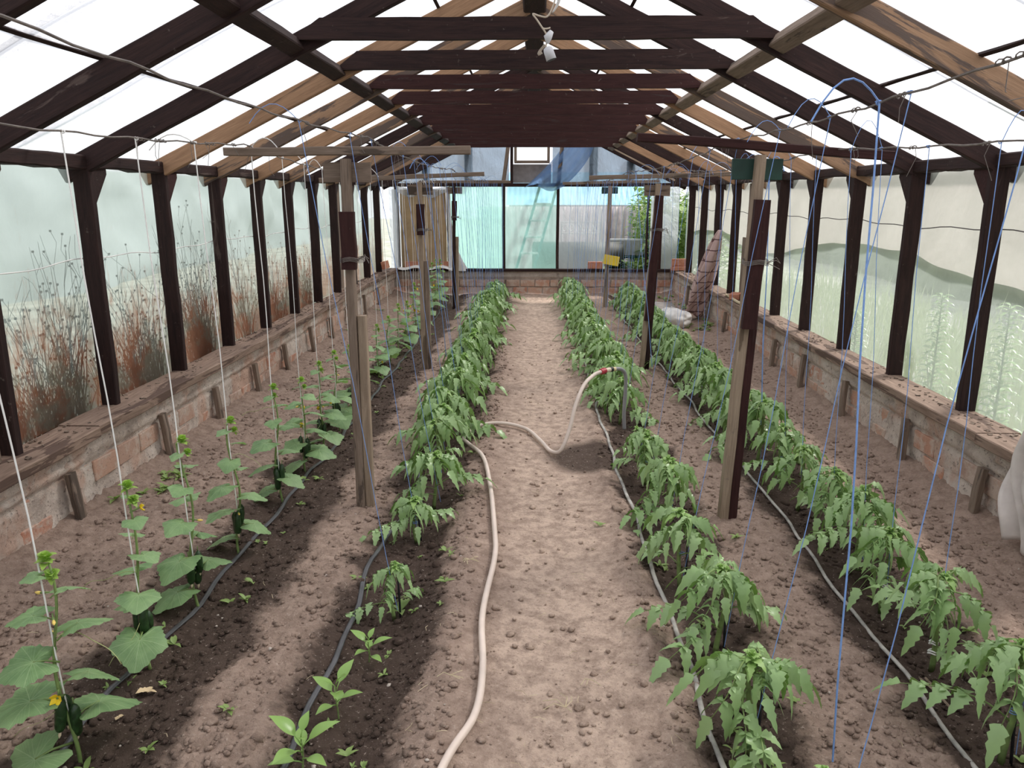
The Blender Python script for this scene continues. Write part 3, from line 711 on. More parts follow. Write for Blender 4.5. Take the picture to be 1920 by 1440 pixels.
# yellow sticky card
t = MB(); t.box((0, 0, 0), (0.24, 0.012, 0.145)); yc = at(1146, 488, y=12.02)
tag(t.build('sticky_trap', YCARD, None, M=Matrix.Translation(yc) @ Matrix.Rotation(radians(-14), 4, 'Z') @ Matrix.Rotation(radians(9), 4, 'Y'), local=True), 'yellow insect card fixed to the farthest right support post', 'insect trap')

# ---------------------------------------------------------------- wires and twine
WY = (0.45, 4.05, 7.6, 12.1, 13.6)
def wire_z(zs, y):
    for i in range(4):
        if y <= WY[i + 1] or i == 3:
            t = (y - WY[i]) / (WY[i + 1] - WY[i]); t = max(0, min(1, t)); L = WY[i + 1] - WY[i]
            return zs[i] + (zs[i + 1] - zs[i]) * t - 0.012 * L * 4 * t * (1 - t)
def wire_x(xs_, y):
    for i in range(4):
        if y <= WY[i + 1] or i == 3:
            t = (y - WY[i]) / (WY[i + 1] - WY[i]); return xs_[i] + (xs_[i + 1] - xs_[i]) * max(0, min(1, t))
WIRES = {'A': ([-0.97, -0.84, -0.78, -0.75, -0.7], [2.06, 1.985, 1.945, 1.94, 1.92]), 'B': ([-1.58, -1.47, -1.50, -1.50, -1.5], [1.93, 1.95, 1.885, 1.94, 1.92]),
         'C': ([0.95, 1.00, 0.90, 0.85, .8], [2.03, 1.97, 1.92, 1.93, 1.92]), 'D': ([1.55, 1.46, 1.45, 1.42, 1.4], [1.88, 1.925, 1.93, 1.94, 1.92])}
WL = {'A': 'dull wire strung over the supports left of the path', 'B': 'dull wire strung lengthways above the cucumber row', 'C': 'dull wire strung over the supports right of the path', 'D': 'dull wire strung lengthways above the tomato row nearest the right wall'}
for k, (xs_, zs) in WIRES.items():
    yy = np.arange(0.45, 13.6, 0.1); t = MB()
    t.tube([(wire_x(xs_, y) + .004 * sin(y * 11), y, wire_z(zs, y) + .004 * sin(y * 17 + 1)) for y in yy], 0.0034, 5)
    for q in range(26):
        y = R.uniform(1.5, 12); x = wire_x(xs_, y); z = wire_z(zs, y)
        t.tube([(x, y, z), (x + R.uniform(-.02, .02), y, z - R.uniform(.01, .09)), (x + R.uniform(-.03, .03), y + .01, z - R.uniform(.05, .13))], .0012, 4)
        t.tube([(x + .006 * cos(a), y + a * .004, z + .006 * sin(a)) for a in np.linspace(0, 12, 14)], .002, 4)
    tag(t.build('trellis_wire', WIRE), WL[k], 'wire', 'wires strung from front to back')
def twine(wk, ytop, foot, mat, r, label, grp, curl=0, dx=0.0):
    xs_, zs = WIRES[wk]; x = wire_x(xs_, ytop) + dx; z = wire_z(zs, ytop); f = Vector(foot)
    a = Vector((x, ytop, z)); t = MB(); pts = []
    for i in range(9):
        s = i / 8; p = a.lerp(f, s); p.x += 0.006 * sin(s * 9 + ytop) * (1 - s) * s * 4; pts.append(p)
    t.tube(pts, r, 5)
    t.tube([a + Vector((.005 * cos(q), .002 * q, .005 * sin(q))) for q in np.linspace(0, 9, 12)], r * 1.1, 4)
    if curl:
        d = R.choice((-1, 1)); h = R.uniform(.07, .16) * curl; w = R.uniform(.08, .22)
        t.tube([a + Vector((d * w * s, -0.03 * s, h * sin(s * 2.6) - 0.10 * s * s * curl)) for s in np.linspace(0, 1, 8)], r * 0.95, 4)
    tag(t.build('twine', mat), label, 'twine', grp)

# ---------------------------------------------------------------- plants
def leaflet(mb, p, d, n, L, W, droop, serr=1.0):
    d = Vector(d).normalized(); n = Vector(n); n = (n - d * n.dot(d)).normalized(); s = n.cross(d)
    T, Wd = ((0.0, .10, .22, .31, .42, .51, .63, .72, .84, 1.0), (0.05, .64, 1.0, .70, .94, .58, .76, .40, .36, 0.0)) if serr else ((0.0, .10, .22, .31, .42, .51, .63, .72, .84, 1.0), (.05, .5, .85, .97, 1.0, .95, .80, .62, .36, 0.0))
    dz = Vector((0, 0, -1)); vs = []; p = Vector(p)
    for i, (t, w) in enumerate(zip(T, Wd)):
        c = p + d * (L * t * (1 - 0.25 * droop * t)) + dz * (droop * L * t * t * 0.75)
        vs += [c, c + s * (W * w / 2) + n * (W * 0.16 * w) - (d * L * .04 if serr and i in (2, 4, 6) else Vector()), c - s * (W * w / 2) + n * (W * 0.16 * w) - (d * L * .04 if serr and i in (2, 4, 6) else Vector())]
    fs = []
    for i in range(9):
        a, b = i * 3, i * 3 + 3
        if i == 8: fs += [(a, a + 1, b), (a, b, a + 2)]
        else: fs += [(a, a + 1, b + 1, b), (a, b, b + 2, a + 2)]
    mb.add(vs, fs)
def tomato_leaf(L, arc, hang, seed, nl=4):
    rr = random.Random(seed); mb = MB(); pts = []
    for i in range(9):
        t = i / 8; pts.append(Vector((L * t * (1 - .12 * arc * t), 0.012 * sin(t * 5 + seed), L * (0.42 * t - (0.42 + arc) * t * t))))
    mb.m = 1; mb.tube(pts, [0.0036 - 0.0024 * i / 8 for i in range(9)], 5); mb.m = 0
    def P(t):
        i = min(7, int(t * 8)); return pts[i].lerp(pts[i + 1], t * 8 - i), (pts[i + 1] - pts[i]).normalized()
    for j in range(nl):
        t = (0.32 if L < .15 else .44) + 0.56 * j / nl; p, d = P(min(.95, t)); sz = (.048 + .09 * L) * (1 + .12 * j) * rr.uniform(.85, 1.1)
        for sd in (-1, 1):
            dd = (d * 0.45 + Vector((0, sd, 0)) + Vector((0, 0, rr.uniform(-.2, .15)))).normalized()
            leaflet(mb, p, dd, (0, 0, 1), sz, sz * .66, hang * rr.uniform(.8, 1.6))
    for j in range(3):
        t = 0.46 + 0.17 * j; p, d = P(min(.95, t)); sz = .012 + L * .06
        for sd in (-1, 1): leaflet(mb, p, (d.x * .6, sd, .1), (0, 0, 1), sz, sz * .6, .3, 0)
    p, d = P(.99); leaflet(mb, p, d, (-d.z, 0, d.x) if d.x > 0 else (0, 0, 1), (.055 + .12 * L), (.034 + .075 * L), hang)
    return mb.mesh('leaf', [TLEAF, STEM], True)
TL_top = [tomato_leaf(.115 + .010 * i, .45 + .1 * i, 1.35, i, 3) for i in range(5)]
TL_mid = [tomato_leaf(.165 + .012 * i, .40 + .08 * i, 1.0, 40 + i, 3) for i in range(4)]
TL_low = [tomato_leaf(.25 + .02 * i, .06 + .05 * i, .7, 20 + i, 3) for i in range(5)]
def tip_mesh(seed, mat, n=13, L=.060):
    rr = random.Random(seed); mb = MB()
    for i in range(n):
        a = i * 2.4; e = .25 + .75 * (i / n); l = L * rr.uniform(.65, 1.2) * (1.15 - .5 * i / n)
        d = Vector((cos(a) * (1.1 - e), sin(a) * (1.1 - e), e))
        mb.m = 0; leaflet(mb, (0, 0, -.012 + .02 * i / n), d, (cos(a + pi) * .8, sin(a + pi) * .8, .8), l, l * .42, .75)
    return mb.mesh('growing_tip', [mat], True)
TTIPS = [tip_mesh(s, TTIP) for s in range(4)]
def stem_mesh(h, r, seed):
    mb = MB(); rr = random.Random(seed); a = rr.uniform(0, 6)
    mb.tube([(0.010 * sin(t * 4 + a), 0.010 * cos(t * 3 + a) - 0.01 * cos(a), -0.03 + (h + .03) * t) for t in np.linspace(0, 1, 8)], [r * (1.1 - .45 * t) for t in np.linspace(0, 1, 8)], 7)
    return mb.mesh('stem', STEM, True)
TSTEM = [stem_mesh(1.0, 0.0085, s) for s in range(4)]
STICK = MB(); STICK.tube([(0, 0, -.03), (0.004, .003, .12), (0, 0.006, .235)], [.005, .0055, .004], 6); STICKM = STICK.mesh('stake', BLACKP, True)
CLIP = MB(); CLIP.tube([(.014 * cos(a), .014 * sin(a), .004 * sin(2 * a) + .0015 * a) for a in np.linspace(0, 12.4, 26)], .0032, 5); CLIPM = CLIP.mesh('tie', WSTR, True)
CLIPB = MB(); CLIPB.tube([(.013 * cos(a), .013 * sin(a), .0013 * a) for a in np.linspace(0, 12.4, 22)], .0018, 5); CLIPBM = CLIPB.mesh('tie', BSTR, True)
def LM_(loc, rz, ry=0.0, s=1.0, rx=0.0):
    return Matrix.Translation(loc) @ Matrix.Rotation(rz, 4, 'Z') @ Matrix.Rotation(ry, 4, 'Y') @ Matrix.Rotation(rx, 4, 'X') @ Matrix.Scale(s, 4)
def tomato(x, y, h, s, label, grp, n_top=6, n_low=3, n_mid=3, stick=False, clip=0):
    t = empty('tomato_plant', (x, y, gz(x, y)), label=label, cat='tomato plant', group=grp)
    link('stem', R.choice(TSTEM), t, Matrix.Rotation(R.uniform(0, 6), 4, 'Z') @ Matrix.Diagonal((s ** .5 * 1.25, s ** .5 * 1.25, h, 1)), True)
    a = R.uniform(0, 6)
    for i in range(n_top):
        a += 2 * pi / n_top + R.uniform(-.25, .25)
        link('leaf', R.choice(TL_top), t, LM_((0, 0, h * R.uniform(.80, 1.0)), a, R.uniform(-.5, .1), s * R.uniform(.85, 1.2), R.uniform(-.3, .3)), True)
    for i in range(n_mid):
        a += 2 * pi / n_mid + R.uniform(-.5, .5)
        link('leaf', R.choice(TL_mid), t, LM_((0, 0, h * R.uniform(.6, .8)), a, R.uniform(-.3, .2), s * R.uniform(.8, 1.1), R.uniform(-.2, .2)), True)
    a = R.choice((0.2, -.3, .5, 2.8, 1.2))
    for i in range(n_low):
        a += pi + R.uniform(-.7, .7)
        link('leaf', R.choice(TL_low), t, LM_((0, 0, h * R.uniform(.25, .5)), a, R.uniform(-.35, .05), s * R.uniform(.75, 1.1), R.uniform(-.2, .2)), True)
    for q in range(2):
        link('growing_tip', R.choice(TTIPS), t, LM_((R.uniform(-.02, .02), R.uniform(-.02, .02), h * R.uniform(.96, 1.0)), R.uniform(0, 6), 0, s * R.uniform(.95, 1.35)), True)
    if stick: link('stake', STICKM, t, LM_((.028, .012, 0), R.uniform(0, 6), 0.05), True)
    if clip == 1: link('tie', CLIPM, t, LM_((0, 0, h * .3), 0), True); link('tie', CLIPM, t, LM_((0, 0, h * .2), 0), True)
    if clip == 2: link('tie', CLIPBM, t, LM_((0, 0, h * .45), 0), True)
    return t

rin = [1.62, 2.16, 2.72, 3.29, 3.95, 4.55, 4.98, 5.9] + [6.35 + .42 * i for i in range(16)]
spec_in = {0: 'tomato plant cut by the bottom edge, first in the row right of the path', 1: 'nearest whole tomato plant right of the path, long leaf spread to each side, black stick',
           2: 'second whole tomato plant in the row right of the path, tall bare stem', 6: 'small thin tomato plant under the raised garden hose'}
G1 = 'tomato plants in the row right of the path'
rin_xy = []
for i, y in enumerate(rin):
    x = 0.715 + R.uniform(-.03, .03) - 0.012 * max(0, i - 8) * .5
    h = .37 + R.uniform(-.03, .04); s = R.uniform(.92, 1.08)
    if i == 6: h, s = .26, .6
    if i == 1: h = .36
    if i >= 8: h = .40 + R.uniform(-.03, .05); s = 1.15
    tomato(x, y, h, s, spec_in.get(i, f'{ordn(i+1)} tomato plant from the front in the row right of the path'), G1, 8 if i != 6 else 3, 3 if i != 6 else 1, (2 if i < 8 else 4) if i != 6 else 1, stick=i in (1, 2, 3, 5, 6, 7), clip=2 if i % 2 else 0)
    rin_xy.append((x, y, h))
rout = [1.66, 2.13, 2.64, 3.08, 3.45, 3.80, 4.18, 4.60] + [5.0 + .42 * i for i in range(18)]
G2 = 'tomato plants in the row nearest the right wall'
spec_out = {1: 'leafy tomato plant cut by the right edge, in the row nearest the right wall', 2: 'tomato plant with a white tie on its stem, in the row nearest the right wall',
            3: 'tall slim tomato plant with bare tied stem just behind the white-tied one', 0: 'first tomato plant of the row nearest the right wall, at the lower right corner'}
rout_xy = []
for i, y in enumerate(rout):
    x = 1.555 + R.uniform(-.035, .035) - 0.004 * i
    h = .40 + R.uniform(-.03, .04); s = R.uniform(.9, 1.05)
    if i == 1: x = 1.50
    if i >= 8: h = .42 + R.uniform(-.03, .05); s = 1.1
    tomato(x, y, h, s, spec_out.get(i, f'{ordn(i+1)} tomato plant from the front in the row nearest the right wall'), G2, 8, 3, 2 if i < 8 else 4, stick=i in (1,), clip=1 if i in (2, 3, 5) else 2 if i % 2 else 0)
    rout_xy.append((x, y, h))
lin = [2.98, 3.72, 4.16, 4.62, 5.05] + [5.45 + .42 * i for i in range(18)]
G3 = 'tomato plants in the row left of the path'
spec_lin = {0: 'small drooping tomato plant with a black stick, first left of the path', 1: 'low spreading tomato plant, second in the row left of the path'}
lin_xy = []
for i, y in enumerate(lin):
    x = -0.575 + R.uniform(-.035, .035) if i < 3 else -0.62 + R.uniform(-.04, .04)
    h, s = .37 + R.uniform(-.03, .04), 1.0
    if i == 0: h, s = .27, .62
    if i == 1: h, s = .25, .8
    if i >= 5: h = .42 + R.uniform(-.03, .05); s = 1.18
    tomato(x, y, h, s, spec_lin.get(i, f'{ordn(i+1)} tomato plant from the front in the row left of the path'), G3, 8 if i > 1 else 5, 3 if i > 1 else 2, 4 if i > 3 else 2, stick=i in (0, 1), clip=2 if i % 2 else 0)
    lin_xy.append((x, y, h))

# pepper seedlings at the near end of the left inner row
def pepper_leaf(L, W, seed):
    mb = MB(); mb.tube([(0, 0, 0), (.15 * L, 0, .06 * L), (.3 * L, 0, .08 * L)], .0016, 5)
    leaflet(mb, (.28 * L, 0, .08 * L), (1, 0, .1), (0, 0, 1), L, W, .35, 0); return mb.mesh('leaf', PLEAF, True)
PL = [pepper_leaf(.085, .036, 1), pepper_leaf(.065, .030, 2), pepper_leaf(.05, .024, 3)]
for i, (x, y, h, s, lab) in enumerate(((-.70, 2.02, .10, 1.35, 'bright green pepper seedling cut by the bottom edge beside the drip hose'),
                                  (-.66, 2.29, .12, 1.2, 'pepper seedling with long pale leaves overlapping the drip hose'),
                                  (-.63, 2.66, .11, 1.0, 'small upright pepper seedling in the dug hollow, farthest of the three'))):
    t = empty('pepper_seedling', (x, y, gz(x, y)), label=lab, cat='seedling', group='pepper seedlings left of the path')
    link('stem', TSTEM[i], t, Matrix.Diagonal((.35, .35, h * s, 1)), True)
    a = R.uniform(0, 6)
    for j in range(8):
        a += 2.4; link('leaf', PL[0 if 2 < j < 6 else 1 if j < 3 else 2], t, LM_((0, 0, h * s * (.35 + .65 * j / 7)), a, -.15 - .10 * j, s), True)

# cucumbers
def cuc_leaf(seed, S=.085):
    rr = random.Random(seed); n = 44; rings = (0.28, .52, .78, 1.0); vs = [(0, 0, 0)]; fs = []
    fold = rr.uniform(.10, .28); cup = rr.uniform(.15, .5)
    for ri, q in enumerate(rings):
        for k in range(n):
            a = -pi + 2 * pi * k / n            # 0 = tip direction, +-pi = the notch by the stalk
            lob = 1.0 + 0.085 * cos(5 * a) + .02 * cos(10 * a) + .06 * cos(a) + 0.13 * max(cos(a), 0) ** 9
            if abs(a) > 2.55: lob *= 1 - .72 * ((abs(a) - 2.55) / .59) ** 1.1
            ser = (0.045 if k % 2 else -.025) if ri == 3 else 0
            r_ = S * q * (lob * (1 if ri > 1 else .96) + ser)
            vein = abs(cos(2.5 * a)); z = S * (-cup * .5 * q * q + fold * q * abs(sin(a)) * .55) + S * .045 * (1 - vein) * q + S * .04 * rr.uniform(-1, 1) * q
            if cos(a) > 0: z -= S * .25 * (q * cos(a)) ** 2
            vs.append((r_ * cos(a), r_ * sin(a), z))
    for k in range(n): fs.append((0, 1 + k, 1 + (k + 1) % n))
    for ri in range(3):
        for k in range(n):
            a0 = 1 + ri * n + k; a1 = 1 + ri * n + (k + 1) % n; fs.append((a0, a0 + n, a1 + n, a1))
    mb = MB(); PL_ = .075; ox = Vector((PL_, 0, .03))
    mb.add([Vector(v) + ox for v in vs], fs)
    mb.m = 1; mb.tube([(0, 0, 0), (PL_ * .5, 0, .022), ox], [.0034, .003, .0026], 6)
    return mb.mesh('leaf', [CLEAF, STEM], True)
CL = [cuc_leaf(i) for i in range(6)]
def ctip():
    mb = MB(); rr = random.Random(4)
    for i in range(13):
        a = i * 2.4; e = .2 + .8 * i / 13; l = .05 * rr.uniform(.7, 1.1)
        leaflet(mb, (0, 0, .022 * i / 13), (cos(a) * (1.1 - e), sin(a) * (1.1 - e), e), (-cos(a), -sin(a), .9), l, l * .8, .5)
    return mb.mesh('growing_tip', CTIP, True)
CT = ctip()
def flower():
    mb = MB(); mb.m = 1; mb.tube([(0, 0, 0), (.02, 0, .006), (.038, 0, .012)], [.0022, .003, .0045], 6); mb.m = 0
    for i in range(5):
        a = i * 2 * pi / 5; leaflet(mb, (.036, 0, .012), (.7, cos(a) * .75, sin(a) * .75), (-.7, cos(a), sin(a)), .024, .015, .1, 0)
    return mb.mesh('flower', [YELLOW, STEM], True)
FL = flower()
def bud():
    mb = MB(); mb.m = 1; mb.tube([(0, 0, 0), (.018, 0, -.002), (.035, 0, -.004)], [.002, .003, .0035], 6); mb.m = 0
    mb.tube([(.034, 0, -.004), (.045, 0, -.005), (.056, 0, -.004)], [.004, .0055, .002], 6); return mb.mesh('bud', [plain('yellow_bud', (.80, .58, .16)), STEM], True)
BD = bud()
def fruit():
    mb = MB(); n = 12; z = [0, -.008, -.02, -.05, -.08, -.105, -.118, -.123]; r = [.002, .010, .0155, .0175, .0175, .016, .010, .003]
    mb.tube([(0.004 * sin(q * 30), 0, q) for q in z], r, n); mb.m = 1
    mb.tube([(0, 0, .022), (0, 0, .0)], .0022, 5); mb.m = 2; mb.tube([(0, 0, -.121), (.002, 0, -.132), (.004, .001, -.142)], [.004, .005, .0015], 5)
    return mb.mesh('cucumber', [CUKE, STEM, CREAM], True)
FR = fruit()
def tendril(seed):
    rr = random.Random(seed); mb = MB(); mb.tube([(.16 * t, .02 * sin(t * 4), .03 * t - .09 * t * t + .006 * sin(t * 9)) for t in np.linspace(0, 1, 12)], .0011, 4)
    return mb.mesh('tendril', plain('tendril_green', (.42, .45, .2)), True)
TD = [tendril(1)]
cuc = [(-1.44, 2.06, .70), (-1.46, 2.58, .72), (-1.46, 3.03, .76), (-1.45, 3.52, .68), (-1.46, 4.18, .68), (-1.46, 4.70, .60), (-1.47, 5.15, .62), (-1.48, 5.6, .6), (-1.48, 6.1, .55), (-1.5, 6.7, .5), (-1.5, 7.3, .5), (-1.5, 7.9, .5), (-1.5, 8.5, .55), (-1.5, 9.1, .5), (-1.5, 9.7, .65), (-1.5, 10.3, .7), (-1.5, 10.9, .75), (-1.5, 11.5, .75), (-1.52, 12.1, .75), (-1.52, 12.7, .7)]
spec_c = {0: 'nearest cucumber plant, huge low leaf over the drip hose, yellow flower', 1: 'second cucumber plant from the front, three dark cucumbers near the ground',
          2: 'third cucumber plant from the front, tallest of the near ones', 3: 'fourth cucumber plant from the front with a pale curled top'}
GC = 'cucumber plants in the row by the left wall'
cstem = []
for sd in range(3):
    mb = MB(); mb.tube([(.016 * sin(t * 9 + sd), .012 * cos(t * 7 + sd), -.03 + 1.03 * t) for t in np.linspace(0, 1, 22)], [.0062 * (1.1 - .5 * t) for t in np.linspace(0, 1, 22)], 7)
    cstem.append(mb.mesh('stem', STEM, True))
for i, (x, y, h) in enumerate(cuc):
    t = empty('cucumber_plant', (x, y, gz(x, y)), label=spec_c.get(i, f'{ordn(i+1)} cucumber plant from the front in the row by the left wall'), cat='cucumber plant', group=GC)
    link('stem', cstem[i % 3], t, Matrix.Rotation(R.uniform(0, 6), 4, 'Z') @ Matrix.Diagonal((1, 1, h, 1)), True)
    a = [0.2, -.5, .4][i % 3]; n = 9 if i < 14 else 11
    for j in range(n):
        a += pi + R.uniform(-.75, .75); f = j / (n - 1)
        sz = (1.02 - .64 * f ** 1.5) * R.uniform(.85, 1.15) * (1.15 if i == 0 else 1)
        zz = h * (.12 + .82 * f); ry = R.uniform(-.05, .30) + (.15 if j < 2 else 0)
        link('leaf', R.choice(CL), t, LM_((0, 0, zz), a, ry, sz, R.uniform(-.3, .3)), True)
        if R.random() < .45 and 0 < j < n - 1:
            link('flower' , FL, t, LM_((0, 0, zz + .03), a + R.uniform(.8, 2.2), -.1, R.uniform(.9, 1.2)), True) if R.random() < .45 else link('bud', BD, t, LM_((0, 0, zz + .02), a + R.uniform(.8, 2.2), .1, 1), True)
    link('growing_tip', CT, t, LM_((.005, 0, h), R.uniform(0, 6), 0, 1.0), True)
    link('growing_tip', CT, t, LM_((.01, .01, h * .93), R.uniform(0, 6), .5, .8), True)
    if i < 9:
        for j in range(3):
            link('cucumber', FR, t, LM_((.022 * cos(j * 2.2 + i), .022 * sin(j * 2.2 + i), h * .18 + .10 + .02 * j), R.uniform(0, 6), R.uniform(-.12, .12), R.uniform(.85, 1.1)), True)
        for j in range(2): link('tendril', TD[0], t, LM_((0, 0, h * R.uniform(.2, .9)), R.uniform(0, 6), R.uniform(-.2, .3), R.uniform(.8, 1.3)), True)
    # its white twine
    twine('B', y - .02 if i else y, (x + .003, y, gz(x, y) + h * .25), WSTR,   .0027 if i < 5 else .0021, f'white twine holding up the {ordn(i+1)} cucumber plant from the front', 'white twines above the cucumber row', curl=.6 if R.random() < .5 else 0)

GB = 'blue twines hanging over the tomato rows'
for nm, L_, wk, dx, kk in (('right of the path', rin_xy, 'C', 0, .75), ('nearest the right wall', rout_xy, 'D', 0, .9), ('left of the path', lin_xy, 'A', 0, .5)):
    for i, (x, y, h) in enumerate(L_):
        fx = x + .02
        twine(wk, y + R.uniform(-.04, .04), (fx + R.uniform(-.01, .01), y, gz(x, y) + .05), BSTR, .0015 if y < 6 else .0014, f'blue twine of the {ordn(i+1)} tomato plant from the front, row {nm}', GB, curl=kk if R.random() < .6 else 0)
# the thick double strand and the bundles
twine('C', 2.34, (0.93, 2.06, gz(.93, 2.06) + .03), BSTR, .0030, 'thickest blue twine, hanging free from the wire right of the path', GB, curl=1.0)
twine('A', 6.05, (-0.80, 7.0, .25), BSTR, .0032, 'thick dark blue twine bundle beside the second left support', GB, curl=.6)
twine('C', 7.2, (1.15, 7.3, .1), BSTR, .0030, 'thick blue twine hanging along the second right support', GB)
twine('D', 5.0, (1.62, 5.3, .1), BSTR, .0030, 'double blue twine hanging just behind the near right support', GB, curl=.8)
# fine twines hung close together towards the far end; nothing tells them apart
for (xa, xb_, y, n, mat, lab, grp) in ((-1.05, -0.45, 12.2, 26, BSTR, 'fine blue twine hanging in front of the turquoise film', 'fine twines before the turquoise film'),
                                       (0.5, 1.5, 12.0, 20, BSTR, 'fine blue twine hanging in front of the far right film', 'fine twines before the far right film'),
                                       (-2.0, -1.25, 12.0, 12, WSTR, 'fine white twine hanging in front of the brown board', 'fine twines before the brown board')):
    tw = MB(); tw.tube([(0, 0, 0), (.004, 0, -.9), (0, 0, -1.80)], .0015, 4); tm = tw.mesh('twine', mat)
    for i in range(n):
        x = xa + (xb_ - xa) * (i + R.uniform(.1, .9)) / n; yy = y + R.uniform(-1.4, .5)
        o = link('twine', tm, None, Matrix.Translation((x, yy, 1.88)) @ Matrix.Rotation(R.uniform(-.03, .03), 4, 'Y')); tag(o, lab, 'twine', grp)

# ---------------------------------------------------------------- drip hoses
def drip(name, pts, mat, label, r=.0085, flat=.55):
    q = []
    for i in range(len(pts) - 1):
        (x0, y0), (x1, y1) = pts[i], pts[i + 1]; n = max(2, int(abs(y1 - y0) / .09))
        for j in range(n):
            t = j / n; y = y0 + (y1 - y0) * t; x = x0 + (x1 - x0) * t + .010 * sin(y * 5.1) + .006 * sin(y * 13)
            q.append((x, y, gz(x, y) + .020 + .006 * sin(y * 8)))
    t = MB(); t.tube(q, r, 8, flat); tag(t.build(name, mat, smooth=True), label, 'hose', 'drip hoses laid along the rows')
drip('drip_hose', [(-1.47, 1.2), (-1.50, 2.4), (-1.44, 3.4), (-1.42, 5), (-1.42, 9), (-1.45, 13.2)], DRIP, 'black drip hose along the cucumber row', .013, .4)
drip('drip_hose', [(-.76, 1.2), (-.75, 2.3), (-.76, 3.4), (-.70, 4.4), (-.66, 8), (-.66, 13.2)], DRIP, 'black drip hose along the seedlings left of the path', .012, .45)
drip('drip_hose', [(.62, 1.2), (.60, 2.2), (.58, 3.4), (.55, 4.6), (.53, 6), (.55, 9), (.6, 13.2)], DRIP2, 'grey-black drip hose along the tomatoes right of the path', .010, .6)
drip('drip_hose', [(1.36, 1.2), (1.39, 2.3), (1.37, 3.2), (1.40, 4.3), (1.36, 6), (1.30, 9), (1.28, 13.2)], DRIP2, 'pale grey drip hose along the row nearest the right wall', .0085, .8)

# ---------------------------------------------------------------- garden hose with coupling
def smooth_path(P, n=8):
    P = [Vector(p) for p in P]; out = []
    for i in range(len(P) - 1):
        a, b, c, d = P[max(i - 1, 0)], P[i], P[i + 1], P[min(i + 2, len(P) - 1)]
        for j in range(n):
            t = j / n; out.append(0.5 * ((2 * b) + (c - a) * t + (2 * a - 5 * b + 4 * c - d) * t * t + (3 * b - a - 3 * c + d) * t ** 3))
    out.append(P[-1]); return out
hs = empty('garden_hose', (0, 4, 0), label='beige garden hose snaking along the path with a raised coupling', cat='garden hose')
gp = [(-.36, 1.5), (-.26, 1.99), (-.185, 2.24), (-.175, 2.5), (-.20, 2.88), (-.175, 3.4), (-.19, 3.7), (-.245, 4.3), (-.32, 4.8), (-.45, 5.2), (-.50, 5.42), (-.40, 5.56), (-.23, 5.60), (-.05, 5.52), (.06, 5.25), (.13, 5.02)]
P = [(x, y, gz(x, y) + .026) for x, y in gp] + [(.195, 4.96, .035), (.255, 5.02, .17), (.295, 5.10, .31), (.36, 5.22, .425), (.435, 5.33, .47), (.49, 5.40, .478)]
t = MB(); t.tube(smooth_path(P), .0135, 10); t.build('hose_body', HOSE, hs, True)
def seg(name, p, q, r, mat, n=12): t = MB(); t.tube([p, q], r, n); return t.build(name, mat, hs, False)
cpl = seg('coupling', (.487, 5.398, .478), (.522, 5.43, .480), .021, RED)
t = MB()
for i in range(8):
    a = i * pi / 4; t.box((.504 + .0145 * sin(a) * .7, 5.414 - .0145 * sin(a) * .7, .479 + .0205 * cos(a)), (.024, .006, .005), Matrix.Rotation(.74, 3, 'Z'))
t.build('ribs', RED, cpl)
seg('collar', (.522, 5.43, .480), (.560, 5.462, .480), .0165, plain('cream_plastic', (.72, .60, .45), .5))
seg('ring', (.560, 5.462, .480), (.578, 5.478, .479), .019, BLACKP)
seg('sleeve', (.578, 5.478, .479), (.60, 5.497, .477), .016, plain('yellowish_plastic', (.62, .50, .30), .5))
t = MB(); t.tube(smooth_path([(.598, 5.496, .477), (.64, 5.53, .47), (.675, 5.56, .44), (.69, 5.58, .38), (.692, 5.60, .26), (.69, 5.62, .10), (.70, 5.64, -.02)]), .0135, 10); t.build('hose_end', HOSEG, hs, True)

# ---------------------------------------------------------------- loose things inside
def blob_cloth(name, pts_fn, nu, nv, mat, label, cat, thick=.006):
    a, b = np.meshgrid(np.linspace(0, 1, nu), np.linspace(0, 1, nv)); X_, Y_, Z_ = pts_fn(a, b)
    o = link(name, grid_mesh(name, X_, Y_, Z_, mat)); solidify(o, thick); return tag(o, label, cat)
def sack_f(a, b):
    th = b * pi; ph = a * 2 * pi; n = 1 + .55 * (fbm(a * 7 + 2, b * 5, 3) - .45) + .05 * np.sin(ph * 7 + b * 9)
    x = np.sin(th) * np.cos(ph) * .235 * n * (1 + .25 * np.cos(ph)); y = np.sin(th) * np.sin(ph) * .23 * n; z = np.cos(th) * .15 * n
    n[:, -1] = n[:, 0]
    x[:, -1] = x[:, 0]; y[:, -1] = y[:, 0]; z[:, -1] = z[:, 0]
    return 1.82 + x * .92 - y * .25, 10.2 + y + x * .3, np.maximum(z + .10, .012)
o = blob_cloth('sack', sack_f, 60, 36, SACK, 'crumpled white sack lying on the soil near the right wall', 'sack', .004)
sb = MB(); sb.add([(1.35, 11.2, .05), (2.10, 11.0, .045), (2.18, 12.1, .075), (1.55, 12.3, .08), (1.35, 11.2, .03), (2.10, 11.0, .025), (2.18, 12.1, .055), (1.55, 12.3, .06)],
                   [(0, 1, 2, 3), (7, 6, 5, 4), (0, 4, 5, 1), (1, 5, 6, 2), (2, 6, 7, 3), (3, 7, 4, 0)])
tag(sb.build('flat_sheet', SLATE), 'flat grey sheet lying on the soil behind the white sack', 'sheet')
def blanket_f(a, b):
    # gathered at a nail high up, falling and spreading to the foot of the wall
    cx = 2.42 - .17 * b; cy = 10.15 + .62 * b; zc = 1.27 - 1.17 * b
    r = .02 + .125 * np.sin(np.clip(b, 0, 1) * 2.4) ** .8
    ph = a * 2 * pi; rr = r * (1 + .30 * np.sin(3 * ph + b * 3) + .12 * np.sin(7 * ph))
    return cx + rr * np.cos(ph) * .8 - .03, cy + rr * np.sin(ph) * 1.2, zc + .03 * np.sin(2 * ph) * b
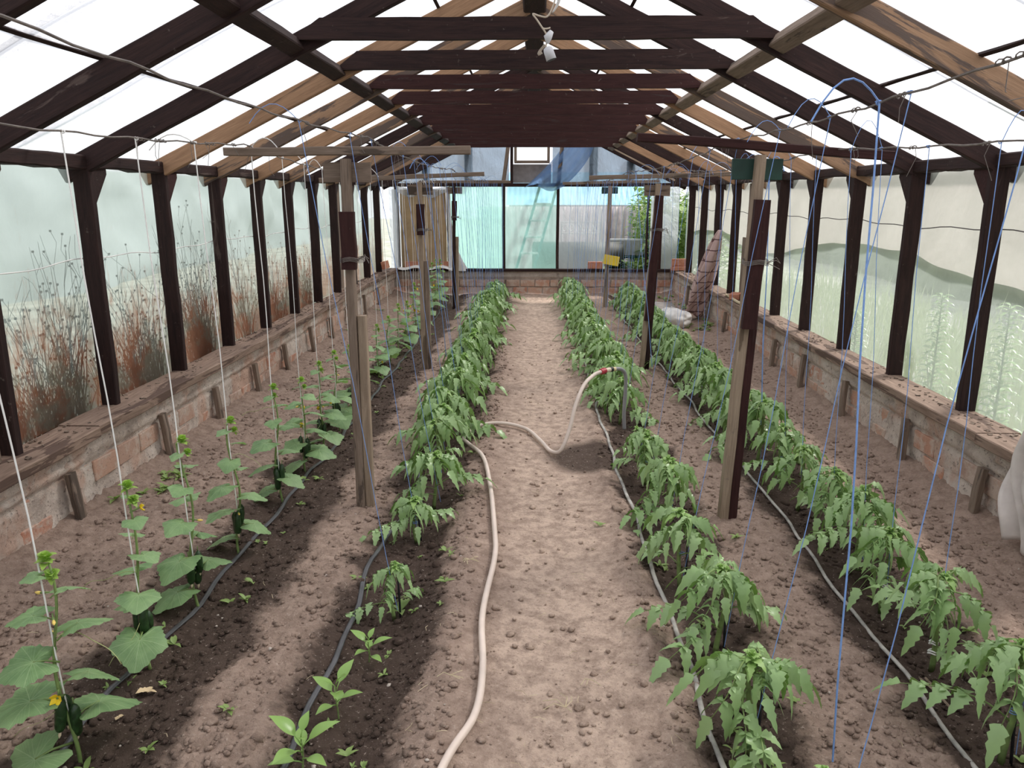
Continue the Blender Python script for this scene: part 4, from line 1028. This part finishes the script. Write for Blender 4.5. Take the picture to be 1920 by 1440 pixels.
o = blob_cloth('blanket', blanket_f, 40, 30, PLAID, 'rolled pinkish plaid blanket hanging on the right wall down to the soil', 'blanket')
def cloth_f(a, b):
    z = .98 - .90 * b; fold = .045 * np.sin(a * 19 + b * 4 + np.sin(b * 9)) + .03 * np.sin(a * 6 + 5 * b)
    x = 2.43 - .09 * np.sin(b * 2.6) + fold * .7 - .02 * b; y = 3.17 + .42 * a * (0.55 + .42 * np.sin(.3 + b * 2.2))
    return x - .05, y + .02 * np.sin(b * 12), z + .03 * np.sin(a * 9)
blob_cloth('cloth', cloth_f, 40, 40, CLOTHG, 'greyish folded cloth hanging over the right sill at the picture edge', 'cloth')
# loose bricks
BK = MB(); BK.box((0, 0, 0), (.25, .12, .065)); BKM = BK.mesh('brick', LBRICK)
bb = bmesh.new(); bb.from_mesh(BKM); bmesh.ops.bevel(bb, geom=bb.edges[:], offset=.004, segments=1, affect='EDGES'); bb.to_mesh(BKM); bb.free()
def lb(loc, rz, rx, lab): tag(link('loose_brick', BKM, None, Matrix.Translation(loc) @ Matrix.Rotation(rz, 4, 'Z') @ Matrix.Rotation(rx, 4, 'X')), lab, 'brick', 'loose bricks on the sills')
lb((2.46, 9.45, SILL_T + .045), 1.2, 0, 'loose brick lying flat on the right sill before the weathered boards')
lb((2.44, 13.1, SILL_T + .045), .35, 0, 'loose brick lying flat on the right sill near the far corner')
lb((2.44, 13.12, SILL_T + .142), .2, pi / 2, 'brick on edge, standing on the flat one near the far right corner')
lb((2.49, 11.3, SILL_T + .07), 1.5, pi / 2, 'brick on edge on the right sill behind the plaid blanket')
lb((1.08, YB - .04, .52), 0, pi / 2, 'brick on edge on the far sill left of the yellow card')
lb((-2.40, 12.6, SILL_T + .135), 1.5, 1.35, 'brick tilted on the left sill near the far corner')
lb((-2.12, YB - .05, .52), 0, pi / 2, 'brick on edge under the brown board, left one')
lb((-1.52, YB - .05, .52), .1, pi / 2, 'brick on edge under the brown board, right one')
st = MB(); st.tube([(2.38, 8.75, .492), (2.39, 9.1, .492), (2.42, 9.75, .494)], [.016, .018, .013], 7); tag(st.build('stick', STRAW, smooth=True), 'pale bare stick lying on the right sill under the loose brick', 'stick')
# brown board with white cloth rim in the far left bay
cb = empty('cardboard_screen', (-1.9, YB - .1, .46), label='brown board screen standing in the far left bay under white cloth', cat='screen')
a, b = np.meshgrid(np.linspace(-2.29, -1.50, 14), np.linspace(.47, 1.80, 20))
o = link('sheet', grid_mesh('sheet', a, YB - .07 + .02 * (fbm(a * 3, b * 3, 3) - .4), b, CARD), cb); solidify(o, .006)
def strip(name, u0, u1, mat):
    a, b = np.meshgrid(np.linspace(0, 1, 30), np.linspace(0, 1, 8))
    return a, b
a, b = np.meshgrid(np.linspace(0, 1, 34), np.linspace(0, 1, 9))
X_ = -2.34 + .90 * a; Z_ = 1.86 - (.10 + .05 * np.sin(a * 7) ** 2) * b - .06 * np.sin(a * pi); Y_ = YB - .10 - .03 * np.sin(a * 30) * b
o = link('white_rim', grid_mesh('white_rim', X_, Y_, Z_, F_SHINE), cb)
X_ = -1.47 + .05 * a + (.30 * b ** 3) * a; Z_ = 1.78 - 1.36 * b; Y_ = YB - .10 - .03 * np.sin(a * 9 + b * 8)
link('side_rim', grid_mesh('side_rim', X_, Y_, Z_, SACK), cb)
X_ = -2.42 + .10 * a; Z_ = 1.80 - 1.36 * b; link('side_rim', grid_mesh('side_rim', X_, YB - .12 - .02 * np.sin(a * 9), Z_, F_SHINE), cb)
X_ = -2.35 + .95 * a; Z_ = .50 - .04 * b - .02 * np.sin(a * 14); Y_ = YB - .10 - .07 * b - .02 * np.sin(a * 20)
link('bottom_rim', grid_mesh('bottom_rim', X_, Y_, Z_, SACK), cb)
# lamp holder on its cable
lp = empty('lamp_socket', (.08, 4.33, 2.6), label='white lamp socket hanging from a cream cable at the nearest tie beam', cat='lamp')
y = 4.33
def U(u, v, yy=4.33): return at(u, v, y=yy)
t = MB(); t.tube(smooth_path([U(1046, -60), U(1042, -10), U(1036, 14), U(1026, 31), U(1012, 30), U(999, 26), U(1006, 36), U(1014, 48), U(1022, 60), U(1027, 72), U(1024, 84), U(1024, 92)], 4), .0048, 6); t.build('cable', WIRED, lp, True)
t = MB(); t.tube(smooth_path([U(1016, 53), U(1024, 54), U(1032, 52)], 3), .004, 5); t.build('cable_tie', WIRED, lp, True)
c0, c1 = U(1026, 88), U(1034, 112); dv = (c1 - c0)
t = MB(); t.tube([c0, c0 + dv * .08, c0 + dv * .3, c0 + dv], [.012, .022, .026, .027], 16); t.build('socket_shell', SOCKET, lp, True)
t = MB(); t.tube([c1, c1 + dv * .03], [.0255, .0245], 16); t.build('socket_mouth', BLACKP, lp)
t = MB(); p = U(1027, 70); t.tube([p + Vector((.02, 0, .03)), p, p + Vector((0, 0, -.03))], [.012, .022, .008], 8); t.build('canopy_cap', SOCKET, lp, True)
t = MB(); t.tube(smooth_path([U(1022, 84, 4.45), U(1012, 96, 4.45), U(1010, 102, 4.45), U(1016, 98, 4.45)], 3), .0075, 6); t.build('cable_loop', WIRED, lp, True)
t = MB(); t.tube(smooth_path([U(1050, -20), U(1047, 4), U(1036, 24)], 4), [.03, .028, .026, .024, .02, .018, .014, .012, .008], 10, .4); t.build('rag', SACK, lp, True)
# dry leaves, straw, weeds
for i, (u, v, rz, s, lab) in enumerate(((275, 1280, .4, 1.0, 'curled dry leaf on wet soil beside the two nearest cucumber plants'), (224, 1328, 1.2, .5, 'small dry leaf behind the nearest cucumber plant'))):
    p = at(u, v, z=0.0); t = MB(); leaflet(t, (-.04, 0, .0), (1, 0, .25), (0, .2, 1), .085, .05, .5); leaflet(t, (0, -.01, 0), (.3, 1, .4), (0, 0, 1), .05, .03, .5)
    tag(t.build('dry_leaf', DRYLEAF, None, True, Matrix.Translation((p.x, p.y, gz(p.x, p.y) + .022)) @ Matrix.Rotation(rz, 4, 'Z') @ Matrix.Scale(s, 4), True), lab, 'leaf', 'dry leaves on the soil')
sw = MB()
for i in range(240):
    x = bedx() if R.random() < .5 else R.uniform(-.4, .5); y = neary(); a = R.uniform(0, 6.28); l = R.uniform(.015, .06); z = gz(x, y) + .014
    k = R.uniform(-.4, .4); sw.tube([(x, y, z), (x + cos(a) * l * .5, y + sin(a) * l * .5, z + .004), (x + cos(a + k) * l, y + sin(a + k) * l, z)], .0011, 3)
for (u, v, n) in ((1060, 1325, 5), (880, 1060, 6), (845, 1280, 4), (1110, 1275, 3)):
    p = at(u, v, z=0)
    for i in range(n):
        a = R.uniform(0, 6.28); l = R.uniform(.03, .09); sw.tube([(p.x, p.y, .0 + gz(p.x, p.y) + .02), (p.x + cos(a) * l * .5, p.y + sin(a) * l * .5, gz(p.x, p.y) + .028), (p.x + cos(a + .4) * l, p.y + sin(a + .4) * l, gz(p.x, p.y) + .018)], .002, 4)
tag(sw.build('straw_bits', STRAW), 'dry straw and stalk bits strewn on the soil', 'straw', kind='stuff')
wd = MB()
def weed_tuft(x, y, s, n=6):
    z = gz(x, y) + .008
    for j in range(n):
        a = R.uniform(0, 6.28); e = R.uniform(.3, 1.2); leaflet(wd, (x, y, z + .01 * j * s * .3), (cos(a), sin(a), e), (-cos(a), -sin(a), 1), s * R.uniform(.6, 1.2), s * R.uniform(.18, .4), .4, 0)
for i in range(120):
    r = R.choice(ROWS); weed_tuft(r + R.uniform(-.05, .28) * (1 if r > -1.4 else .8), 1.9 + 9 * R.random() ** 1.3, R.uniform(.025, .065))
for (u, v, s) in ((430, 1335, .06), (690, 1090, .05), (670, 1080, .05), (750, 1120, .09), (430, 1110, .06), (460, 1110, .06), (275, 1395, .05), (155, 1420, .07), (1125, 985, .06), (1240, 1010, .05), (1650, 1110, .07), (1850, 1260, .05), (1325, 1050, .05), (1380, 1010, .06)):
    p = at(u, v, z=0); weed_tuft(p.x, p.y, s)
for i in range(60): weed_tuft(2.2 + R.uniform(-.35, .15), R.uniform(9.8, 13.2), R.uniform(.04, .12), 7)
for i in range(14): weed_tuft(-2.25 + R.uniform(-.1, .1), R.choice((3.95, 4.2, 4.5, 9.6, 11.5)) + R.uniform(-.1, .1), R.uniform(.05, .09), 7)
tag(wd.build('small_weeds', WEED, smooth=True), 'small green weeds sprouting in the wet furrows and by the plinths', 'weeds', kind='stuff')
for i, (u, v) in enumerate(((1850, 1330), (1790, 1165))):
    p = at(u, v, z=0)
tw_ = MB()
for (u0, v0, u1, v1) in ((1728, 1255, 1785, 1310), (1738, 1252, 1770, 1295)):
    a_, b_ = at(u0, v0, z=0), at(u1, v1, z=0); tw_.tube([(a_.x, a_.y, gz(a_.x, a_.y) + .02), ((a_.x + b_.x) / 2, (a_.y + b_.y) / 2, gz(a_.x, a_.y) + .028), (b_.x, b_.y, gz(b_.x, b_.y) + .02)], .0045, 5)
tag(tw_.build('broken_twig', TANW), 'broken brown twig on the soil beside the pale grey drip hose', 'twig')

# ---------------------------------------------------------------- outside
def hedge(name, x0, x1, y0, y1, z1, n, label, cat, mat, s=.14, z0=0, kind='stuff', grp=None):
    mb = MB()
    for i in range(n):
        x, y = R.uniform(x0, x1), R.uniform(y0, y1); z = z0 + (z1 - z0) * R.random() ** .8 * (.75 + .35 * vnoise(np.array([x * .8 + y]), np.array([y * .7]))[0])
        a = R.uniform(0, 6.28); leaflet(mb, (x, y, z), (cos(a), sin(a), R.uniform(-.5, .8)), (0, 0, 1), s * R.uniform(.6, 1.3), s * .5, .3, 0)
    return tag(mb.build(name, mat, smooth=True), label, cat, grp, kind)
def bank(x, h, mat, label, sgn):
    a, b = np.meshgrid(np.arange(-6, 40, .3), np.linspace(0, 1, 22)); n = fbm(a * .5, b * 3 + 7, 4)
    X_ = sgn * (x + 1.8 * b ** 2 - 1.3 * (n - .4)); Z_ = h * b * (.85 + .35 * vnoise(a * .45, a * 0)) - .05
    if sgn > 0: X_, a, Z_ = X_[:, ::-1], a[:, ::-1], Z_[:, ::-1]
    tag(link('hedge', grid_mesh('hedge', X_, a, Z_, mat)), label, 'hedge', kind='stuff')
bank(7.5, 3.6, plain('soft_green_hedge', (0.19, 0.225, 0.145), .95, .1, .35, 1.4, .6), 'dull green hedge beyond the right film wall', 1)
bank(8.5, 4.2, plain('pale_backdrop_bank', (0.34, 0.39, 0.38), .95, .1, .08, .8, .3), 'added pale grey-green backdrop bank beyond the left film wall', -1)  # added backdrop: keeps bright sky and horizon from showing through the left film
hedge('undergrowth', 2.0, 3.8, 14.0, 16.8, 1.9, 4500, 'green undergrowth behind the open far bay', 'undergrowth', WEED, .16)
hedge('undergrowth', 1.2, 2.6, 13.95, 14.8, .62, 1600, 'low bright weeds under the wheelbarrow', 'weeds', WEED, .12)
def blades(x0, x1, y0, y1, h, n, mat, label):
    mb = MB()
    for i in range(n):
        x, y = R.uniform(x0, x1), R.uniform(y0, y1); a = R.uniform(0, 6.28); leaflet(mb, (x, y, 0), (cos(a) * .15, sin(a) * .3, 1), (1, .2, 0), h * R.uniform(.4, 1.1), .018, R.uniform(0, .25), 0)
    tag(mb.build('tall_grass', mat, smooth=True), label, 'grass', kind='stuff')
blades(2.85, 5.2, 1, 14, .7, 3800, PALEW, 'pale meadow grass just outside the right wall')
blades(-4.2, -2.9, 1, 14, .45, 900, PALEW, 'pale grass just outside the left wall')
for i, (x, y, h, lab) in enumerate(((2.90, 5.55, 1.02, 'tall feathery weed outside the right film, left one of the near pair'), (2.88, 4.72, 1.06, 'tall feathery weed outside the right film at the picture edge'), (2.88, 6.9, .70, 'shorter feathery weed outside the right film, farthest of three'))):
    t = empty('tall_weed', (x, y, 0), label=lab, cat='weed', group='feathery weeds outside the right wall')
    PW2 = TLEAF
    s = MB(); s.tube([(0, 0, 0), (.01, .01, h * .5), (0, 0, h)], [.009, .007, .003], 6); s.build('stem', PALEW, t, M=Matrix.Identity(4), local=True)
    f = MB()
    for j in range(130):
        z = h * (.15 + .85 * j / 130); a = j * 2.4; l = (.24 * (1 - .55 * j / 130)) * R.uniform(.8, 1.15)
        leaflet(f, (0, 0, z), (cos(a), sin(a), .45), (0, 0, 1), l, .030, .55, 0)
    o = f.build('foliage', PW2, t, True, Matrix.Identity(4), True); o['kind'] = 'stuff'
# dry bushes pressed against the left film
def bush(x, y, h, w, mat, label, seed, n=70):
    rr = random.Random(seed); mb = MB()
    for i in range(n):
        yy = y + rr.gauss(0, w * .35); z = 0; p = Vector((x + rr.uniform(-.02, .12), yy, .3)); d = Vector((rr.uniform(-.05, .05), rr.uniform(-.35, .35), 1)).normalized()
        L = h * rr.uniform(.35, 1.0); pts = [p.copy()]; q = p.copy()
        for j in range(7):
            d = (d + Vector((rr.uniform(-.12, .12), rr.uniform(-.35, .35), rr.uniform(-.1, .15)))).normalized(); q = q + d * (L / 7); q.x = min(q.x, -2.665); pts.append(q.copy())
            if rr.random() < .75:
                e = (d + Vector((0, rr.uniform(-1.2, 1.2), .2))).normalized(); q2 = q + e * rr.uniform(.04, .13); q2.x = min(q2.x, -2.66)
                mb.tube([q, q2], .0014, 3); 
                if rr.random() < .6: mb.box(q2, (.006, .014, .012))
        mb.tube(pts, [.0038 - .0004 * j for j in range(8)], 4)
    o = mb.build('dry_bush', mat); tag(o, label, 'bush', 'dry bushes outside the left wall')
bl_ = [(4.05, .95, .42, TWIG, 'dark dry bush against the film of the first left bay'), (4.28, 1.25, .16, TWIG, 'slim dark dry bush beside the first full left post'), (4.0, .55, .7, TWIGR, 'low reddish dry bush behind the first left bay'),
       (5.2, 1.05, .30, TWIG, 'dark dry bush against the film of the second left bay'), (4.95, .6, .5, TWIGR, 'low reddish dry bush behind the second left bay'),
       (6.1, 1.35, .25, TWIG, 'tall dark dry bush behind the third left bay'), (6.05, .9, .45, TWIGR, 'reddish dry bush behind the third left bay'),
       (7.1, 1.35, .2, TWIGR, 'reddish dry bush behind the fourth left bay'), (7.95, .9, .4, TWIGR, 'reddish dry bush behind the fifth left bay'), (9.0, .8, .4, TWIGR, 'reddish dry bush behind the sixth left bay')]
for i, (y, h, w, mt, lab) in enumerate(bl_): bush(-2.70, y, h, w, mt, lab, i, 55 if w > .2 else 30)
# corrugated fence and blue roof beyond the open bay
def corrugated(name, x0, x1, y, z0, z1, mat, parent, pitch=.15, amp=.02, tilt=0):
    n = int((x1 - x0) / pitch * 8); a, b = np.meshgrid(np.linspace(x0, x1, n), np.linspace(0, 1, 5))
    o = link(name, grid_mesh(name, a, y + amp * np.sin(2 * pi * (a - x0) / pitch) + tilt * b, z0 + (z1 - z0) * b, mat), parent); return o
fe = empty('corrugated_fence', (2, 17, 0), label='pinkish grey corrugated fence behind the far wall', cat='fence')
x = -1.2
for i in range(6):
    corrugated('sheet', x, x + .80, 17.0 + .012 * (i % 2), 0, 1.47, FENCE, fe, .16, .04); x += .78
for x in (1.62, 2.95): board('fence_post', (x, 16.9, 0), (x, 16.9, 1.35), .07, .05, DARK, fe, up=(1, 0, 0))
sh = empty('shed', (1.5, 18.5, 0), label='shed with a pale blue sheet roof beyond the fence', cat='shed')
corrugated('roof', -.6, 3.1, 17.3, 1.50, 2.25, BROOF, sh, .12, .015, 2.2)
b = MB(); b.box((1.2, 19.6, .9), (3.6, .1, 1.8)); b.build('wall', FENCE, sh)
t = MB(); t.tube([(2.12, 14.6, 0), (2.10, 14.6, 2.4)], .022, 8); tag(t.build('metal_pole', REDK), 'thin rusty pole outside the open far bay', 'pole')
t = MB(); t.tube([(2.42, 14.9, 0), (2.38, 14.9, 1.0), (2.28, 14.9, 1.75)], .018, 7); tag(t.build('leaning_rod', GREENM), 'bent dark rod right of the thin rusty pole', 'rod')
t = empty('water_tank', (.85, 14.7, 0), label='dull olive horizontal tank blurred behind the far film', cat='tank')
q = MB(); q.tube([(-.02, 14.35, .58), (.0, 14.35, .58), (.9, 14.35, .58), (1.62, 14.35, .58), (1.64, 14.35, .58)], [.22, .30, .30, .30, .22], 24); q.build('body', TANK, t, True)
for x in (.2, 1.4): q = MB(); q.box((x, 14.35, .14), (.08, .45, .28)); q.build('cradle', GREYW, t)
# wheelbarrow
wb = empty('wheelbarrow', (1.75, 14.9, 0), label='wheelbarrow with grey tub and green frame outside the open far bay', cat='wheelbarrow')
q = MB(); x0, y0 = 1.80, 14.8
top = [(-.42, -.28), (.36, -.28), (.42, .28), (-.36, .28)]; bot = [(-.26, -.2), (.24, -.2), (.26, .2), (-.24, .2)]
vs = [(x0 + a, y0 + b, .90) for a, b in top] + [(x0 + a, y0 + b, .62) for a, b in bot] + [(x0 + a * .94, y0 + b * .92, .895) for a, b in top] + [(x0 + a * .94, y0 + b * .92, .64) for a, b in bot]
q.add(vs, [(0, 1, 5, 4), (1, 2, 6, 5), (2, 3, 7, 6), (3, 0, 4, 7), (4, 5, 6, 7), (8, 12, 13, 9), (9, 13, 14, 10), (10, 14, 15, 11), (11, 15, 12, 8), (12, 15, 14, 13), (0, 8, 9, 1), (1, 9, 10, 2), (2, 10, 11, 3), (3, 11, 8, 0)])
q.build('tub', TUB, wb)
for dy in (-.22, .22):
    q = MB(); q.tube(smooth_path([(x0 - .45, y0 + dy * .3, .42), (x0 - .1, y0 + dy, .58), (x0 + .3, y0 + dy, .60), (x0 + .62, y0 + dy, .78)], 4), .02, 7); q.build('handle', GREENM, wb, True)
    q = MB(); q.tube([(x0 + .05, y0 + dy, .58), (x0 + .2, y0 + dy, .24), (x0 + .24, y0 + dy, .02)], .016, 6); q.build('leg', GREENM, wb, True)
q = MB(); q.tube([(x0 - .34, y0 - .24, .78), (x0 - .32, y0 - .24, .60), (x0 - .20, y0 - .24, .54)], .016, 6); q.build('brace', GREENM, wb, True)
q = MB(); q.tube([(x0 - .28 + .19 * cos(a), y0, .20 + .19 * sin(a)) for a in np.linspace(0, 2 * pi, 25)], .035, 8); q.build('wheel', BLACKP, wb, True)
RAIL = plain('teal_rail', (.05, .22, .24), .6)
# ladder leaning behind the turquoise film
ld = empty('ladder', (-.1, 13.95, 0), label='ladder with white rungs leaning behind the turquoise film', cat='ladder')
pa, pb_ = ((-.42, 14.0, .0), (.12, 13.82, 1.9)), ((-.10, 14.0, .0), (.42, 13.82, 1.9))
for p in (pa, pb_): q = MB(); q.tube([p[0], p[1]], .024, 6); q.build('rail', RAIL, ld)
for i in range(6):
    s = .22 + i * .15; A1 = Vector(pa[0]).lerp(Vector(pa[1]), s); B1 = Vector(pb_[0]).lerp(Vector(pb_[1]), s); q = MB(); q.tube([A1 + Vector((0, -.02, 0)), B1 + Vector((0, -.02, 0))], .020, 6); q.build('rung', WHITEP, ld)
# ornamental grille panel leaning on the fence, seen through the film
gr = empty('white_grille', (1.0, 14.3, 1.05), label='white ornamental grille seen through the far film', cat='grille')
for x in (.52, 1.23): board('stand', (x, 14.6, -.02), (x, 14.6, 1.23), .02, .02, WHITEP, gr, up=(1, 0, 0))
for z in (1.02, 1.22): board('rail', (.50, 14.6, z), (1.25, 14.6, z), .02, .02, WHITEP, gr)
for i in range(6):
    q = MB(); cx = .58 + i * .12; q.tube([(cx + .05 * cos(a), 14.6, 1.12 + .06 * sin(a)) for a in np.linspace(0, 2 * pi, 15)], .009, 5); q.build('scroll', WHITEP, gr)
